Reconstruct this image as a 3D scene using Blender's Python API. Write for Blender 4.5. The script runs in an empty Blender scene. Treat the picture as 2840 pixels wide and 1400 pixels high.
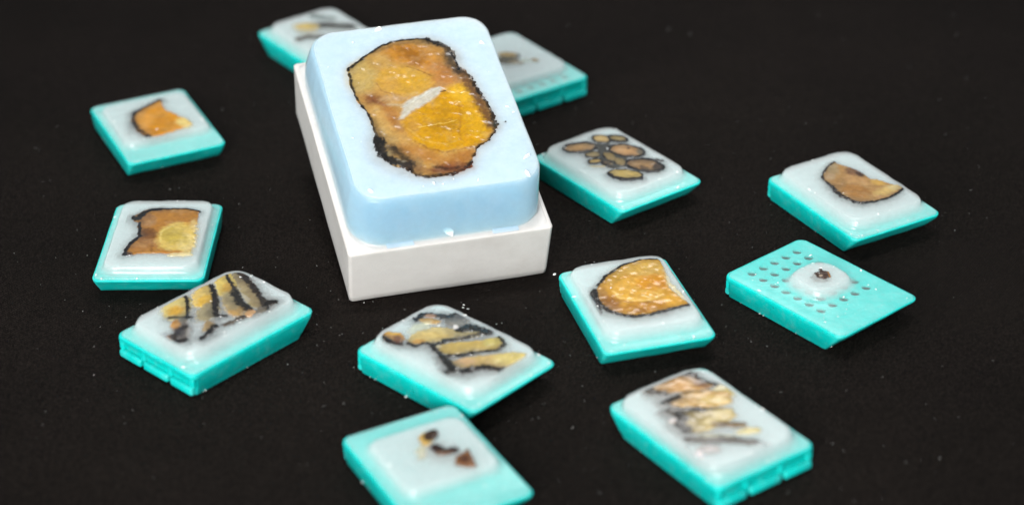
import bpy, bmesh, math, random
import numpy as np
from mathutils import Matrix, Vector

S = 0.001                      # all builder coordinates are millimetres
R = math.radians
sc = bpy.context.scene
col = sc.collection

# ------------------------------------------------------------------ camera
cam_d = bpy.data.cameras.new('camera')
cam = bpy.data.objects.new('camera', cam_d)
col.objects.link(cam)
cam.matrix_world = (Matrix.Translation((0, 0, 292.35 * S)) @ Matrix.Rotation(R(90 - 30.273), 4, 'X')
                    @ Matrix.Rotation(R(-0.762), 4, 'Z'))
cam_d.sensor_width = 36.0
cam_d.lens = 77.42
cam_d.clip_start = 0.01
cam_d.clip_end = 20.0
cam_d.dof.use_dof = True
cam_d.dof.focus_distance = 0.566
cam_d.dof.aperture_fstop = 8.2
sc.camera = cam

# ------------------------------------------------------------------ light
world = bpy.data.worlds.new('World')
sc.world = world
world.use_nodes = True
bg = world.node_tree.nodes['Background']
bg.inputs['Color'].default_value = (0.92, 0.96, 1.0, 1)
bg.inputs['Strength'].default_value = 0.40


def area(name, loc, target, size, power, colour, spread=180):
    d = bpy.data.lights.new(name, 'AREA')
    d.shape = 'SQUARE'
    d.size = size
    d.energy = power
    d.color = colour
    d.spread = R(spread)
    o = bpy.data.objects.new(name, d)
    col.objects.link(o)
    o.location = loc
    o.rotation_euler = (Vector(target) - Vector(loc)).to_track_quat('-Z', 'Y').to_euler()
    return o


area('room_lamp', (-0.24, -0.26, 0.34), (0.0, 0.5, 0.0), 0.60, 1.72, (1.0, 0.97, 0.93), 50)
area('ceiling_lamp', (-0.06, 0.58, 1.10), (0.0, 0.51, 0.0), 0.18, 0.14, (1.0, 0.985, 0.96), 26)
area('glint_light', (0.22, 1.75, 1.15), (0.0, 0.5, 0.0), 0.34, 2.5, (1.0, 0.98, 0.95))  # added unseen light from behind, for glints on tissue and wax edges

sc.view_settings.view_transform = 'Standard'
sc.view_settings.look = 'None'
sc.view_settings.exposure = 0.12
sc.view_settings.gamma = 1.0
sc.view_settings.use_curve_mapping = False
sc.cycles.use_denoising = True
sc.cycles.transparent_max_bounces = 24
sc.cycles.max_bounces = 28
sc.cycles.volume_bounces = 24
sc.cycles.diffuse_bounces = 4


# ------------------------------------------------------------------ helpers
def tag(o, label=None, cat=None, group=None, kind=None):
    if label: o['label'] = label
    if cat: o['category'] = cat
    if group: o['group'] = group
    if kind: o['kind'] = kind
    return o


def lin(c):
    c = c / 255.0
    return c / 12.92 if c <= 0.04045 else ((c + 0.055) / 1.055) ** 2.4


def new_obj(name, verts, faces, mat, parent=None, smooth=True, attrs=None, colours=None):
    me = bpy.data.meshes.new(name)
    me.from_pydata([tuple(v) for v in (np.asarray(verts, float) * S)], [], faces)
    if smooth:
        me.polygons.foreach_set('use_smooth', [True] * len(me.polygons))
    if attrs:
        for k, a in attrs.items():
            at = me.attributes.new(k, 'FLOAT', 'POINT')
            at.data.foreach_set('value', np.asarray(a, np.float32))
    if colours is not None:
        at = me.attributes.new('tint', 'FLOAT_COLOR', 'POINT')
        at.data.foreach_set('color', np.asarray(colours, np.float32).ravel())
    me.materials.append(mat)
    me.update()
    o = bpy.data.objects.new(name, me)
    col.objects.link(o)
    if parent is not None:
        o.parent = parent
    return o


def hash2(ix, iy, seed):
    n = (ix * 374761393 + iy * 668265263 + seed * 974634777) & 0xFFFFFFFF
    n = ((n ^ (n >> 13)) * 1274126177) & 0xFFFFFFFF
    n = n ^ (n >> 16)
    return (n & 0xFFFF) / 65535.0


def vnoise(x, y, seed=0):
    x = np.asarray(x, float); y = np.asarray(y, float)
    ix = np.floor(x).astype(np.int64); iy = np.floor(y).astype(np.int64)
    fx = x - ix; fy = y - iy
    fx = fx * fx * (3 - 2 * fx); fy = fy * fy * (3 - 2 * fy)
    a = hash2(ix, iy, seed); b = hash2(ix + 1, iy, seed)
    c = hash2(ix, iy + 1, seed); d = hash2(ix + 1, iy + 1, seed)
    return (a * (1 - fx) + b * fx) * (1 - fy) + (c * (1 - fx) + d * fx) * fy


def fbm(x, y, seed=0, octv=3):
    s = 0; a = 0.5; t = 0
    for k in range(octv):
        s = s + a * vnoise(x * 2 ** k, y * 2 ** k, seed + 17 * k); t += a; a *= 0.5
    return s / t * 2 - 1


def rrect(x0, x1, y0, y1, r, n=9):
    """rounded rectangle, counter-clockwise, 4*n + fixed straight points"""
    pts = []
    for cx, cy, a0 in ((x1 - r, y1 - r, 0), (x0 + r, y1 - r, 90), (x0 + r, y0 + r, 180), (x1 - r, y0 + r, 270)):
        for k in range(n):
            a = R(a0 + 90 * k / (n - 1))
            pts.append((cx + r * math.cos(a), cy + r * math.sin(a)))
    out = []
    for i in range(len(pts)):                       # three extra points on every straight side
        p = pts[i]; q = pts[(i + 1) % len(pts)]
        out.append(p)
        if i % n == n - 1:
            for t in (1 / 8, 2 / 8, 3 / 8, 4 / 8, 5 / 8, 6 / 8, 7 / 8):
                out.append((p[0] + (q[0] - p[0]) * t, p[1] + (q[1] - p[1]) * t))
    return out


def loft(rings, close_top=True, close_bottom=True):
    """rings: list of lists of (x,y,z), all the same length"""
    n = len(rings[0]); v = [p for r in rings for p in r]; f = []
    for k in range(len(rings) - 1):
        a = k * n; b = a + n
        for i in range(n):
            j = (i + 1) % n
            f.append((a + i, a + j, b + j, b + i))
    if close_bottom: f.append(tuple(reversed(range(n))))
    if close_top: f.append(tuple(range((len(rings) - 1) * n, len(rings) * n)))
    return v, f


# ------------------------------------------------------------------ materials
def mat(name):
    m = bpy.data.materials.new(name)
    m.use_nodes = True
    nt = m.node_tree
    return m, nt, nt.nodes['Principled BSDF'], nt.nodes['Material Output']


def node(nt, kind, **kw):
    n = nt.nodes.new(kind)
    for k, v in kw.items():
        if hasattr(n, k) and not k[0].isupper():
            setattr(n, k, v)
        else:
            n.inputs[k].default_value = v
    return n


def noise_of(nt, scale, detail=3.0, rough=0.55, coord='Object'):
    tc = node(nt, 'ShaderNodeTexCoord')
    no = node(nt, 'ShaderNodeTexNoise', Scale=scale, Detail=detail, Roughness=rough)
    nt.links.new(tc.outputs[coord], no.inputs['Vector'])
    return no


def ramp(nt, src, stops):
    r = node(nt, 'ShaderNodeValToRGB')
    e = r.color_ramp.elements
    while len(e) < len(stops): e.new(0.5)
    for k, (p, c) in enumerate(stops):
        e[k].position = p
        e[k].color = (*c, 1) if len(c) == 3 else c
    nt.links.new(src, r.inputs['Fac'])
    return r


def bump(nt, src, strength, dist, into):
    b = node(nt, 'ShaderNodeBump', Strength=strength, Distance=dist)
    nt.links.new(src, b.inputs['Height'])
    nt.links.new(b.outputs['Normal'], into.inputs['Normal'])
    return b


def plastic(name, c0, c1, residue=None, rough=0.42, sss=0.35, radius=(0.4, 1.0, 0.95), scale=0.0012, bumps=0.25):
    m, nt, p, out = mat(name)
    n1 = noise_of(nt, 260, 4)
    r1 = ramp(nt, n1.outputs['Fac'], [(0.3, c0), (0.72, c1)])
    last = r1.outputs['Color']
    if residue:                                   # smears of wax and rubbed streaks left on the plastic
        tc = node(nt, 'ShaderNodeTexCoord')
        mp = node(nt, 'ShaderNodeMapping')
        mp.inputs['Scale'].default_value = residue[1]
        nt.links.new(tc.outputs['Object'], mp.inputs['Vector'])
        n3 = node(nt, 'ShaderNodeTexNoise', Scale=residue[2], Detail=6.0, Roughness=0.66)
        nt.links.new(mp.outputs[0], n3.inputs['Vector'])
        k3 = ramp(nt, n3.outputs['Fac'], [(0.5, (0, 0, 0)), (0.74, (residue[3],) * 3)])
        mm = node(nt, 'ShaderNodeMix', data_type='RGBA')
        nt.links.new(k3.outputs['Color'], mm.inputs[0])
        nt.links.new(last, mm.inputs[6]); mm.inputs[7].default_value = (*residue[0], 1)
        last = mm.outputs[2]
    nt.links.new(last, p.inputs['Base Color'])
    p.inputs['Roughness'].default_value = rough
    p.inputs['Subsurface Weight'].default_value = sss
    p.inputs['Subsurface Radius'].default_value = radius
    p.inputs['Subsurface Scale'].default_value = scale
    p.inputs['Specular IOR Level'].default_value = 0.4
    n2 = noise_of(nt, 900, 4, 0.65)
    bump(nt, n2.outputs['Fac'], bumps, 0.00018, p)
    return m


def wax(name, scatter, dens, absorb=(1, 1, 1), adens=0.0, rough=0.3, scuff=0.05, scuff_col=(0.62, 0.68, 0.69), cut=0.2):
    """cloudy paraffin: clear skin with a gloss, scuffed in patches, and a scattering body"""
    m, nt, p, out = mat(name)
    nt.nodes.remove(p)
    tr = node(nt, 'ShaderNodeBsdfTransparent')
    gl = node(nt, 'ShaderNodeBsdfGlossy', Roughness=rough)
    df = node(nt, 'ShaderNodeBsdfDiffuse', Color=(*scuff_col, 1))
    lw = node(nt, 'ShaderNodeLayerWeight', Blend=0.5)          # Schlick gloss, on the outer face only
    pw = node(nt, 'ShaderNodeMath', operation='POWER'); pw.inputs[1].default_value = 5.0
    ma = node(nt, 'ShaderNodeMath', operation='MULTIPLY_ADD'); ma.inputs[1].default_value = 0.9; ma.inputs[2].default_value = 0.035
    ge = node(nt, 'ShaderNodeNewGeometry')
    om = node(nt, 'ShaderNodeMath', operation='SUBTRACT'); om.inputs[0].default_value = 1.0
    fr = node(nt, 'ShaderNodeMath', operation='MULTIPLY')
    nt.links.new(lw.outputs['Facing'], pw.inputs[0]); nt.links.new(pw.outputs[0], ma.inputs[0])
    nt.links.new(ge.outputs['Backfacing'], om.inputs[1])
    nt.links.new(ma.outputs[0], fr.inputs[0]); nt.links.new(om.outputs[0], fr.inputs[1])
    n2 = noise_of(nt, 520, 5, 0.6)
    b = node(nt, 'ShaderNodeBump', Strength=0.25, Distance=0.0002)
    nt.links.new(n2.outputs['Fac'], b.inputs['Height'])
    for q in (gl, df, lw): nt.links.new(b.outputs['Normal'], q.inputs['Normal'])
    n1 = noise_of(nt, 240, 6, 0.68)
    r1 = ramp(nt, n1.outputs['Fac'], [(0.36, (0.0, 0.0, 0.0)), (0.7, (scuff * 2.2,) * 3)])
    ct = node(nt, 'ShaderNodeAttribute', attribute_name='cut')          # the knife-cut top face is frosted
    cm = node(nt, 'ShaderNodeMath', operation='MULTIPLY'); cm.inputs[1].default_value = cut
    nt.links.new(ct.outputs['Fac'], cm.inputs[0])
    sm = node(nt, 'ShaderNodeMath', operation='ADD', use_clamp=True)
    nt.links.new(cm.outputs[0], sm.inputs[0]); nt.links.new(r1.outputs['Color'], sm.inputs[1])
    sf = node(nt, 'ShaderNodeMath', operation='MULTIPLY')
    nt.links.new(sm.outputs[0], sf.inputs[0]); nt.links.new(om.outputs[0], sf.inputs[1])
    m1 = node(nt, 'ShaderNodeMixShader'); m2 = node(nt, 'ShaderNodeMixShader')
    nt.links.new(sf.outputs[0], m1.inputs[0])
    nt.links.new(tr.outputs[0], m1.inputs[1]); nt.links.new(df.outputs[0], m1.inputs[2])
    nt.links.new(fr.outputs[0], m2.inputs[0])
    nt.links.new(m1.outputs[0], m2.inputs[1]); nt.links.new(gl.outputs[0], m2.inputs[2])
    nt.links.new(m2.outputs[0], out.inputs['Surface'])
    vs = node(nt, 'ShaderNodeVolumeScatter', Color=(*scatter, 1), Density=dens, Anisotropy=0.0)
    if adens > 0:
        va = node(nt, 'ShaderNodeVolumeAbsorption', Color=(*absorb, 1), Density=adens)
        ad = node(nt, 'ShaderNodeAddShader')
        nt.links.new(vs.outputs[0], ad.inputs[0]); nt.links.new(va.outputs[0], ad.inputs[1])
        nt.links.new(ad.outputs[0], out.inputs['Volume'])
    else:
        nt.links.new(vs.outputs[0], out.inputs['Volume'])
    return m


M = {}
M['teal'] = plastic('teal_plastic', (0.0, 0.53, 0.49), (0.002, 0.61, 0.57), residue=((0.22, 0.66, 0.64), (1, 1, 1), 420.0, 0.32), sss=0.0, bumps=0.4)
M['white'] = plastic('white_plastic', (0.555, 0.54, 0.525), (0.585, 0.57, 0.555), residue=((0.37, 0.345, 0.32), (1, 1, 1), 60.0, 0.3), rough=0.5, sss=0.3, radius=(1, 0.95, 0.9), scale=0.0015, bumps=0.3)
M['mustard'] = plastic('mustard_plastic', (0.40, 0.27, 0.02), (0.48, 0.33, 0.03))
M['wax'] = wax('pale_wax', (1.0, 1.0, 1.0), 470.0, (0.44, 0.60, 0.64), 90.0, cut=0.07, rough=0.22)
M['wax_blue'] = wax('blue_wax', (1.0, 1.0, 1.0), 560.0, (0.14, 0.70, 0.87), 270.0, scuff=0.04, scuff_col=(0.68, 0.74, 0.77), cut=0.34, rough=0.25)
M['notch'] = plastic('notch_wax', (0.40, 0.52, 0.62), (0.46, 0.58, 0.68), rough=0.4, sss=0.0)
M['flake'] = plastic('wax_flake', (0.80, 0.82, 0.81), (0.86, 0.87, 0.86), rough=0.5, sss=0.0)

m, nt, p, out = mat('tissue')
at = node(nt, 'ShaderNodeAttribute', attribute_name='tint')
n1 = noise_of(nt, 1500, 5, 0.65)
r1 = ramp(nt, n1.outputs['Fac'], [(0.25, (0.90, 0.90, 0.90)), (0.5, (1.0, 1.0, 1.0)), (0.78, (1.07, 1.07, 1.06))])
mx = node(nt, 'ShaderNodeMix', data_type='RGBA', blend_type='MULTIPLY')
mx.inputs[0].default_value = 1.0
nt.links.new(at.outputs['Color'], mx.inputs[6]); nt.links.new(r1.outputs['Color'], mx.inputs[7])
nt.links.new(mx.outputs[2], p.inputs['Base Color'])
p.inputs['Roughness'].default_value = 0.14
p.inputs['Specular IOR Level'].default_value = 0.4
p.inputs['Subsurface Weight'].default_value = 0.55
p.inputs['Subsurface Radius'].default_value = (1.0, 0.8, 0.5)
p.inputs['Subsurface Scale'].default_value = 0.0009
n2 = noise_of(nt, 430, 3.0, 0.45)
bump(nt, n2.outputs['Fac'], 0.16, 0.0004, p)
tr = node(nt, 'ShaderNodeBsdfTransparent')
mix = node(nt, 'ShaderNodeMixShader')
nt.links.new(at.outputs['Alpha'], mix.inputs[0])
nt.links.new(tr.outputs[0], mix.inputs[1]); nt.links.new(p.outputs[0], mix.inputs[2])
nt.links.new(mix.outputs[0], out.inputs['Surface'])
M['tissue'] = m

m, nt, p, out = mat('black_cloth')
tc = node(nt, 'ShaderNodeTexCoord')
mp = node(nt, 'ShaderNodeMapping')
mp.inputs['Rotation'].default_value = (0, 0, R(38))
nt.links.new(tc.outputs['Object'], mp.inputs['Vector'])
w1 = node(nt, 'ShaderNodeTexWave', Scale=520.0, Distortion=0.6, Detail=1.0); w1.bands_direction = 'X'
w2 = node(nt, 'ShaderNodeTexWave', Scale=520.0, Distortion=0.6, Detail=1.0); w2.bands_direction = 'Y'
nt.links.new(mp.outputs[0], w1.inputs['Vector']); nt.links.new(mp.outputs[0], w2.inputs['Vector'])
mul = node(nt, 'ShaderNodeMath', operation='MULTIPLY')
nt.links.new(w1.outputs['Fac'], mul.inputs[0]); nt.links.new(w2.outputs['Fac'], mul.inputs[1])
n0 = noise_of(nt, 14, 4, 0.6)
n4 = noise_of(nt, 2600, 2, 0.6)
ad = node(nt, 'ShaderNodeMath', operation='MULTIPLY_ADD')
nt.links.new(n4.outputs['Fac'], ad.inputs[0]); ad.inputs[1].default_value = 1.0
mw = node(nt, 'ShaderNodeMath', operation='MULTIPLY')
mw.inputs[1].default_value = 0.3
nt.links.new(mul.outputs[0], mw.inputs[0])
nt.links.new(mw.outputs[0], ad.inputs[2])
r1 = ramp(nt, ad.outputs[0], [(0.36, (0.0014, 0.0011, 0.0010)), (0.55, (0.0037, 0.0028, 0.0024)), (0.76, (0.023, 0.0186, 0.0164))])
r2 = ramp(nt, n0.outputs['Fac'], [(0.3, (0.8, 0.8, 0.8)), (0.7, (1.15, 1.13, 1.12))])
mx = node(nt, 'ShaderNodeMix', data_type='RGBA', blend_type='MULTIPLY'); mx.inputs[0].default_value = 1.0
nt.links.new(r1.outputs[0], mx.inputs[6]); nt.links.new(r2.outputs[0], mx.inputs[7])
nt.links.new(mx.outputs[2], p.inputs['Base Color'])
p.inputs['Roughness'].default_value = 0.8
p.inputs['Specular IOR Level'].default_value = 0.04
bump(nt, mul.outputs[0], 0.35, 0.00012, p)
M['cloth'] = m

# ------------------------------------------------------------------ the cloth
nx, ny = 150, 150
xs = np.linspace(-620, 620, nx); ys = np.linspace(40, 1240, ny)
X, Y = np.meshgrid(xs, ys)
far = np.clip((np.abs(Y - 500) - 165) / 120, 0, 1) + np.clip((np.abs(X) - 140) / 90, 0, 1)
far = np.clip(far, 0, 1)
Z = far * (2.2 * fbm(X / 70 + 3, Y / 110, 5, 2) + 1.0 * fbm(X / 28, Y / 55, 9, 2)) - 2.0 * far
Z -= 0.12
verts = np.stack([X.ravel(), Y.ravel(), Z.ravel()], 1)
faces = [(j * nx + i, j * nx + i + 1, (j + 1) * nx + i + 1, (j + 1) * nx + i) for j in range(ny - 1) for i in range(nx - 1)]
cloth = new_obj('table_cloth', verts, faces, M['cloth'])
tag(cloth, kind='structure')

# ------------------------------------------------------------------ tissue shapes, local millimetres on each wax top
TISSUE = {
 'M': [
  [
   ('p',0,(196,150,86),1,0.12,0.22,[-15.19,17.26,-12.33,19.81,-9.55,21.87,-6.42,23.89,-4.47,25.1,-1.54,26.13,1.59,26.44,4.96,26.23,7.52,25.49,9.87,23.83,11.78,21.78,12.94,19.46,12.91,17.64,12.63,15.35,13.03,13.46,13.26,11.61,14.36,9.86,15.51,8.36,15.78,6.02,15.93,3.2,15.87,0.94,16.83,-1.25,17.59,-2.89,17.59,-4.88,17.67,-7.87,17.16,-11.2,16.14,-13.93,14.18,-16.46,12.22,-17.76,10.53,-18.63,9.24,-21.24,7.49,-23.73,5.4,-25.68,3.18,-26.88,0.87,-27.13,-1.33,-26.93,-4.19,-26.83,-6.23,-25.97,-7.56,-24.78,-8.13,-23.03,-9.1,-21.67,-10.48,-22.11,-11.82,-20.91,-11.73,-19.04,-13.27,-18.74,-13.86,-16.27,-13.6,-12.03,-13.05,-10.22,-13.64,-7.69,-13.46,-5.3,-13.94,-3.75,-13.66,-0.86,-14.64,2.29,-15.66,4.47,-15.44,7.92,-15.8,11.01,-15.68,14.03]),
   ('b',0,(196,165,100),0.9,2.5,0.5,[-7.4,13.0,-8.6,9.9,-10.4,7.6,-12.6,6.6,-14.8,7.0,-16.4,8.7,-17.2,11.5,-17.0,14.8,-15.9,17.9,-14.0,20.2,-11.8,21.3,-9.6,20.9,-8.0,19.1,-7.2,16.3]),
   ('b',0,(190,150,85),0.7,2,0.5,[-1.7,17.5,-2.5,16.1,-4.1,15.2,-6.2,14.9,-8.4,15.3,-10.2,16.3,-11.2,17.8,-11.4,19.4,-10.6,20.8,-9.0,21.8,-6.9,22.1,-4.8,21.7,-3.0,20.6,-1.9,19.1]),
   ('b',0,(190,128,48),0.95,2.2,0.5,[10.8,16.4,9.3,14.7,6.5,13.9,3.1,14.3,-0.5,15.8,-3.3,18.1,-5.0,20.7,-5.1,23.2,-3.7,25.0,-0.9,25.8,2.6,25.3,6.1,23.8,9.0,21.5,10.7,18.9]),
   ('b',0,(150,94,30),0.8,2.5,0.5,[6.0,17.1,5.1,16.4,3.8,16.3,2.2,17.1,0.6,18.4,-0.5,20.0,-1.1,21.7,-0.9,23.1,-0.1,23.9,1.3,23.9,2.9,23.2,4.5,21.9,5.7,20.2,6.2,18.5]),
   ('b',0,(140,84,28),0.5,1.8,0.5,[4.4,15.3,3.9,14.7,3.1,14.5,2.3,14.7,1.6,15.3,1.1,16.1,1.0,17.1,1.2,18.1,1.7,18.7,2.5,18.9,3.3,18.7,4.0,18.1,4.5,17.2,4.6,16.2]),
   ('b',0,(205,148,75),0.7,2,0.5,[11.4,18.7,10.8,17.0,9.8,15.8,8.7,15.2,7.7,15.3,7.0,16.3,6.7,17.8,6.8,19.6,7.5,21.3,8.4,22.5,9.5,23.2,10.5,23.0,11.3,22.0,11.6,20.5]),
   ('b',0,(184,122,66),0.9,3,0.5,[14.1,7.7,12.7,5.8,10.5,4.7,7.9,4.8,5.4,6.1,3.5,8.1,2.5,10.7,2.8,13.2,4.1,15.2,6.4,16.3,9.0,16.2,11.5,14.9,13.4,12.8,14.3,10.2]),
   ('b',0,(196,138,66),0.5,2,0.5,[7.6,10.1,6.8,9.0,5.5,8.5,3.9,8.7,2.3,9.5,1.0,10.7,0.4,12.2,0.5,13.6,1.3,14.6,2.6,15.1,4.2,15.0,5.8,14.2,7.1,13.0,7.7,11.5]),
   ('b',0,(206,158,68),1,1.6,0.5,[5.6,7.8,4.2,5.5,1.5,4.1,-1.8,3.8,-5.2,4.8,-8.0,6.7,-9.6,9.3,-9.8,12.0,-8.4,14.4,-5.7,15.8,-2.3,16.1,1.1,15.1,3.9,13.2,5.5,10.5]),
   ('b',0,(216,164,50),0.7,2,0.5,[3.1,9.1,2.4,8.0,1.1,7.3,-0.6,7.1,-2.3,7.6,-3.6,8.5,-4.4,9.8,-4.5,11.2,-3.8,12.4,-2.5,13.1,-0.8,13.2,0.9,12.8,2.3,11.8,3.0,10.5]),
   ('b',0,(206,156,84),0.6,2,0.5,[-3.0,8.8,-3.6,7.7,-4.6,6.9,-5.9,6.6,-7.2,7.0,-8.1,7.8,-8.7,9.1,-8.6,10.4,-8.0,11.6,-7.0,12.4,-5.7,12.6,-4.5,12.3,-3.5,11.4,-2.9,10.2]),
   ('s',0.25,(120,74,30),0.7,0.3,0.1,[-0.18,15.45,2.18,13.97,4.1,12.07,5.48,10.78]),
   ('s',0.2,(140,88,40),0.5,0.4,0.1,[-9.32,10.29,-8.67,7.13,-6.39,5.44,-3.88,4.81]),
   ('b',0,(146,92,52),0.9,2.5,0.5,[-7.6,0.9,-8.5,0.0,-9.8,-0.1,-11.3,0.4,-12.7,1.6,-13.7,3.2,-14.1,4.8,-13.9,6.2,-13.1,7.0,-11.8,7.2,-10.3,6.6,-8.9,5.5,-7.8,3.9,-7.4,2.3]),
   ('b',0,(110,62,34),0.7,2,0.5,[-10.3,3.1,-10.9,2.3,-11.6,1.8,-12.3,1.9,-12.9,2.4,-13.2,3.2,-13.2,4.3,-12.9,5.3,-12.4,6.1,-11.6,6.6,-10.9,6.5,-10.3,6.0,-10.0,5.2,-10.0,4.1]),
   ('b',0,(196,158,116),0.8,1.5,0.5,[-2.5,3.5,-3.0,2.9,-4.2,2.4,-5.8,2.2,-7.5,2.3,-9.0,2.7,-10.0,3.3,-10.3,3.9,-9.9,4.5,-8.7,5.0,-7.1,5.2,-5.3,5.1,-3.8,4.7,-2.8,4.1]),
   ('b',0,(176,116,58),0.9,3,0.5,[-5.9,-4.7,-7.0,-6.1,-8.4,-6.7,-9.9,-6.5,-11.1,-5.5,-11.9,-3.8,-12.1,-1.8,-11.6,0.1,-10.5,1.5,-9.1,2.2,-7.6,2.0,-6.3,0.9,-5.5,-0.8,-5.4,-2.8]),
   ('b',0,(160,100,48),0.7,3,0.5,[-5.4,-9.0,-6.3,-9.9,-7.5,-10.1,-8.6,-9.6,-9.5,-8.5,-9.9,-6.9,-9.9,-5.3,-9.3,-3.9,-8.4,-3.0,-7.2,-2.8,-6.1,-3.3,-5.2,-4.5,-4.8,-6.0,-4.8,-7.7]),
   ('b',0,(200,160,98),0.8,2,0.5,[-9.2,-3.4,-9.1,-6.4,-9.4,-9.0,-10.1,-10.6,-11.0,-11.0,-11.9,-10.1,-12.6,-8.0,-13.1,-5.1,-13.2,-2.1,-12.8,0.5,-12.2,2.2,-11.3,2.5,-10.4,1.6,-9.6,-0.6]),
   ('b',0,(198,156,92),0.8,3,0.5,[-7.0,-11.9,-6.7,-15.0,-7.1,-17.7,-7.9,-19.6,-9.0,-20.2,-10.2,-19.5,-11.3,-17.5,-12.1,-14.7,-12.3,-11.6,-12.0,-8.8,-11.1,-6.9,-10.0,-6.3,-8.8,-7.0,-7.7,-9.0]),
   ('p',0,(206,150,34),1,1.5,0.3,[-6.11,-5.25,-3.65,-3.03,2.44,0.51,6.95,4.15,9.65,5.66,11.71,5.88,13.49,4.93,14.59,1.19,15.64,-4.01,16.32,-8.59,15.7,-12.39,14.1,-15.47,11.28,-17.58,9.3,-17.67,7.04,-18.9,3.72,-19.21,-0.0,-18.49,-2.68,-16.06,-4.85,-12.77,-5.74,-8.73]),
   ('b',0,(226,176,58),0.9,2,0.5,[14.6,-0.4,13.6,-1.6,12.1,-2.1,10.5,-1.7,9.1,-0.5,8.2,1.2,7.9,3.2,8.4,4.9,9.4,6.2,10.9,6.7,12.5,6.3,13.9,5.1,14.8,3.3,15.1,1.4]),
   ('b',0,(206,150,26),0.8,3,0.5,[11.3,-6.6,10.0,-9.4,7.7,-11.3,4.9,-12.1,2.1,-11.5,-0.1,-9.8,-1.3,-7.2,-1.3,-4.2,-0.0,-1.5,2.3,0.5,5.1,1.3,8.0,0.8,10.2,-1.0,11.4,-3.7]),
   ('b',0,(176,126,12),0.85,2.5,0.5,[8.8,-9.0,8.0,-10.3,6.5,-11.4,4.4,-11.9,2.3,-11.8,0.5,-11.0,-0.7,-9.8,-0.9,-8.4,-0.2,-7.0,1.4,-5.9,3.4,-5.4,5.6,-5.5,7.4,-6.3,8.6,-7.5]),
   ('b',0,(190,136,16),0.7,2,0.5,[9.6,-4.3,9.0,-5.3,7.8,-5.9,6.3,-6.1,4.8,-5.8,3.5,-5.1,2.7,-4.1,2.6,-3.0,3.2,-2.0,4.4,-1.4,5.9,-1.2,7.4,-1.5,8.7,-2.2,9.5,-3.2]),
   ('b',0,(196,146,70),0.8,2,0.5,[-1.6,-8.6,-2.2,-9.9,-3.0,-10.9,-4.0,-11.4,-5.0,-11.2,-5.7,-10.4,-6.1,-9.2,-6.0,-7.7,-5.5,-6.3,-4.6,-5.3,-3.6,-4.8,-2.6,-5.0,-1.9,-5.8,-1.5,-7.1]),
   ('b',0,(216,164,46),0.8,2.5,0.5,[16.5,-7.8,16.1,-10.9,15.1,-13.6,13.6,-15.3,11.9,-15.8,10.5,-14.9,9.5,-12.9,9.1,-10.0,9.4,-6.9,10.5,-4.2,12.0,-2.4,13.6,-1.8,15.1,-2.7,16.1,-4.8]),
   ('s',0.5,(160,108,16),0.55,1,0.3,[9.72,-2.38,9.06,-7.19,7.57,-11.3,7.31,-15.12]),
   ('s',0.45,(228,184,96),0.5,0.6,0.3,[-5.17,-8.36,-3.09,-12.15,-0.39,-14.59,3.23,-15.77,6.68,-15.0]),
   ('s',0.25,(236,196,104),0.6,0.35,0.3,[-2.24,-8.44,1.73,-8.23,5.73,-8.02,7.84,-7.45]),
   ('s',0.3,(140,86,24),0.7,0.5,0.3,[-4.33,-13.35,-1.55,-16.76,1.86,-18.85,5.8,-18.66,9.24,-17.9]),
   ('b',0,(180,120,54),0.8,2.5,0.5,[1.5,-22.0,0.4,-22.8,-1.7,-22.8,-4.3,-21.8,-7.0,-20.1,-9.1,-18.0,-10.4,-15.9,-10.4,-14.2,-9.3,-13.3,-7.2,-13.4,-4.5,-14.3,-1.9,-16.1,0.3,-18.2,1.5,-20.3]),
   ('b',0,(170,110,48),0.9,2,0.5,[10.2,-19.9,9.7,-21.5,8.3,-23.2,6.1,-24.7,3.6,-25.7,1.4,-26.0,-0.3,-25.6,-0.9,-24.5,-0.5,-23.0,1.0,-21.3,3.2,-19.8,5.6,-18.7,7.9,-18.4,9.5,-18.8]),
   ('b',0,(120,62,32),0.85,1.8,0.5,[8.7,-25.0,7.9,-26.0,6.1,-26.8,3.4,-27.3,0.6,-27.3,-1.9,-26.9,-3.6,-26.1,-4.1,-25.1,-3.3,-24.1,-1.4,-23.3,1.2,-22.9,4.1,-22.9,6.6,-23.3,8.2,-24.0]),
   ('b',0,(150,104,64),0.7,1.5,0.5,[-3.1,-24.7,-3.6,-25.4,-4.6,-25.6,-5.7,-25.5,-6.8,-24.9,-7.7,-24.1,-8.2,-23.2,-8.2,-22.3,-7.7,-21.7,-6.8,-21.4,-5.6,-21.6,-4.5,-22.1,-3.6,-22.9,-3.1,-23.9]),
   ('p',0,(208,202,194),0.9,0.7,0.15,[-5.76,-4.44,-6.55,-4.58,-5.43,-2.19,-4.33,-0.18,-4.73,0.98,-2.44,2.34,0.51,3.67,3.57,5.4,6.4,6.08,7.28,5.3,5.65,2.89,2.48,0.7,-0.94,-1.23,-3.59,-2.79]),
   ('s',0.7,(200,180,150),0.7,0.8,0.2,[-4.77,0.79,-6.67,1.16,-8.21,1.65]),
   ('s',0.22,(226,222,214),0.7,0.3,0.2,[-5.12,-0.03,-2.85,0.52,-1.26,1.71,2.57,3.98,6.33,5.79]),
   ('s',0.35,(96,46,24),0.9,0.3,0.1,[6.57,3.97,7.59,4.03]),
   ('s',2.4,(104,66,36),0.9,1.6,0.5,[13.63,11.03,14.37,5.78,15.11,0.58,15.92,-5.56,16.37,-11.05]),
   ('s',0.9,(52,36,26),0.9,0.6,0.35,[13.22,12.14,15.51,8.36,15.93,3.2,16.83,-1.25,17.59,-4.88,17.16,-11.2]),
   ('s',0.6,(70,46,26),0.85,0.5,0.3,[17.16,-11.2,16.14,-13.93,14.18,-16.46,10.75,-18.43,9.03,-21.43]),
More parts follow.
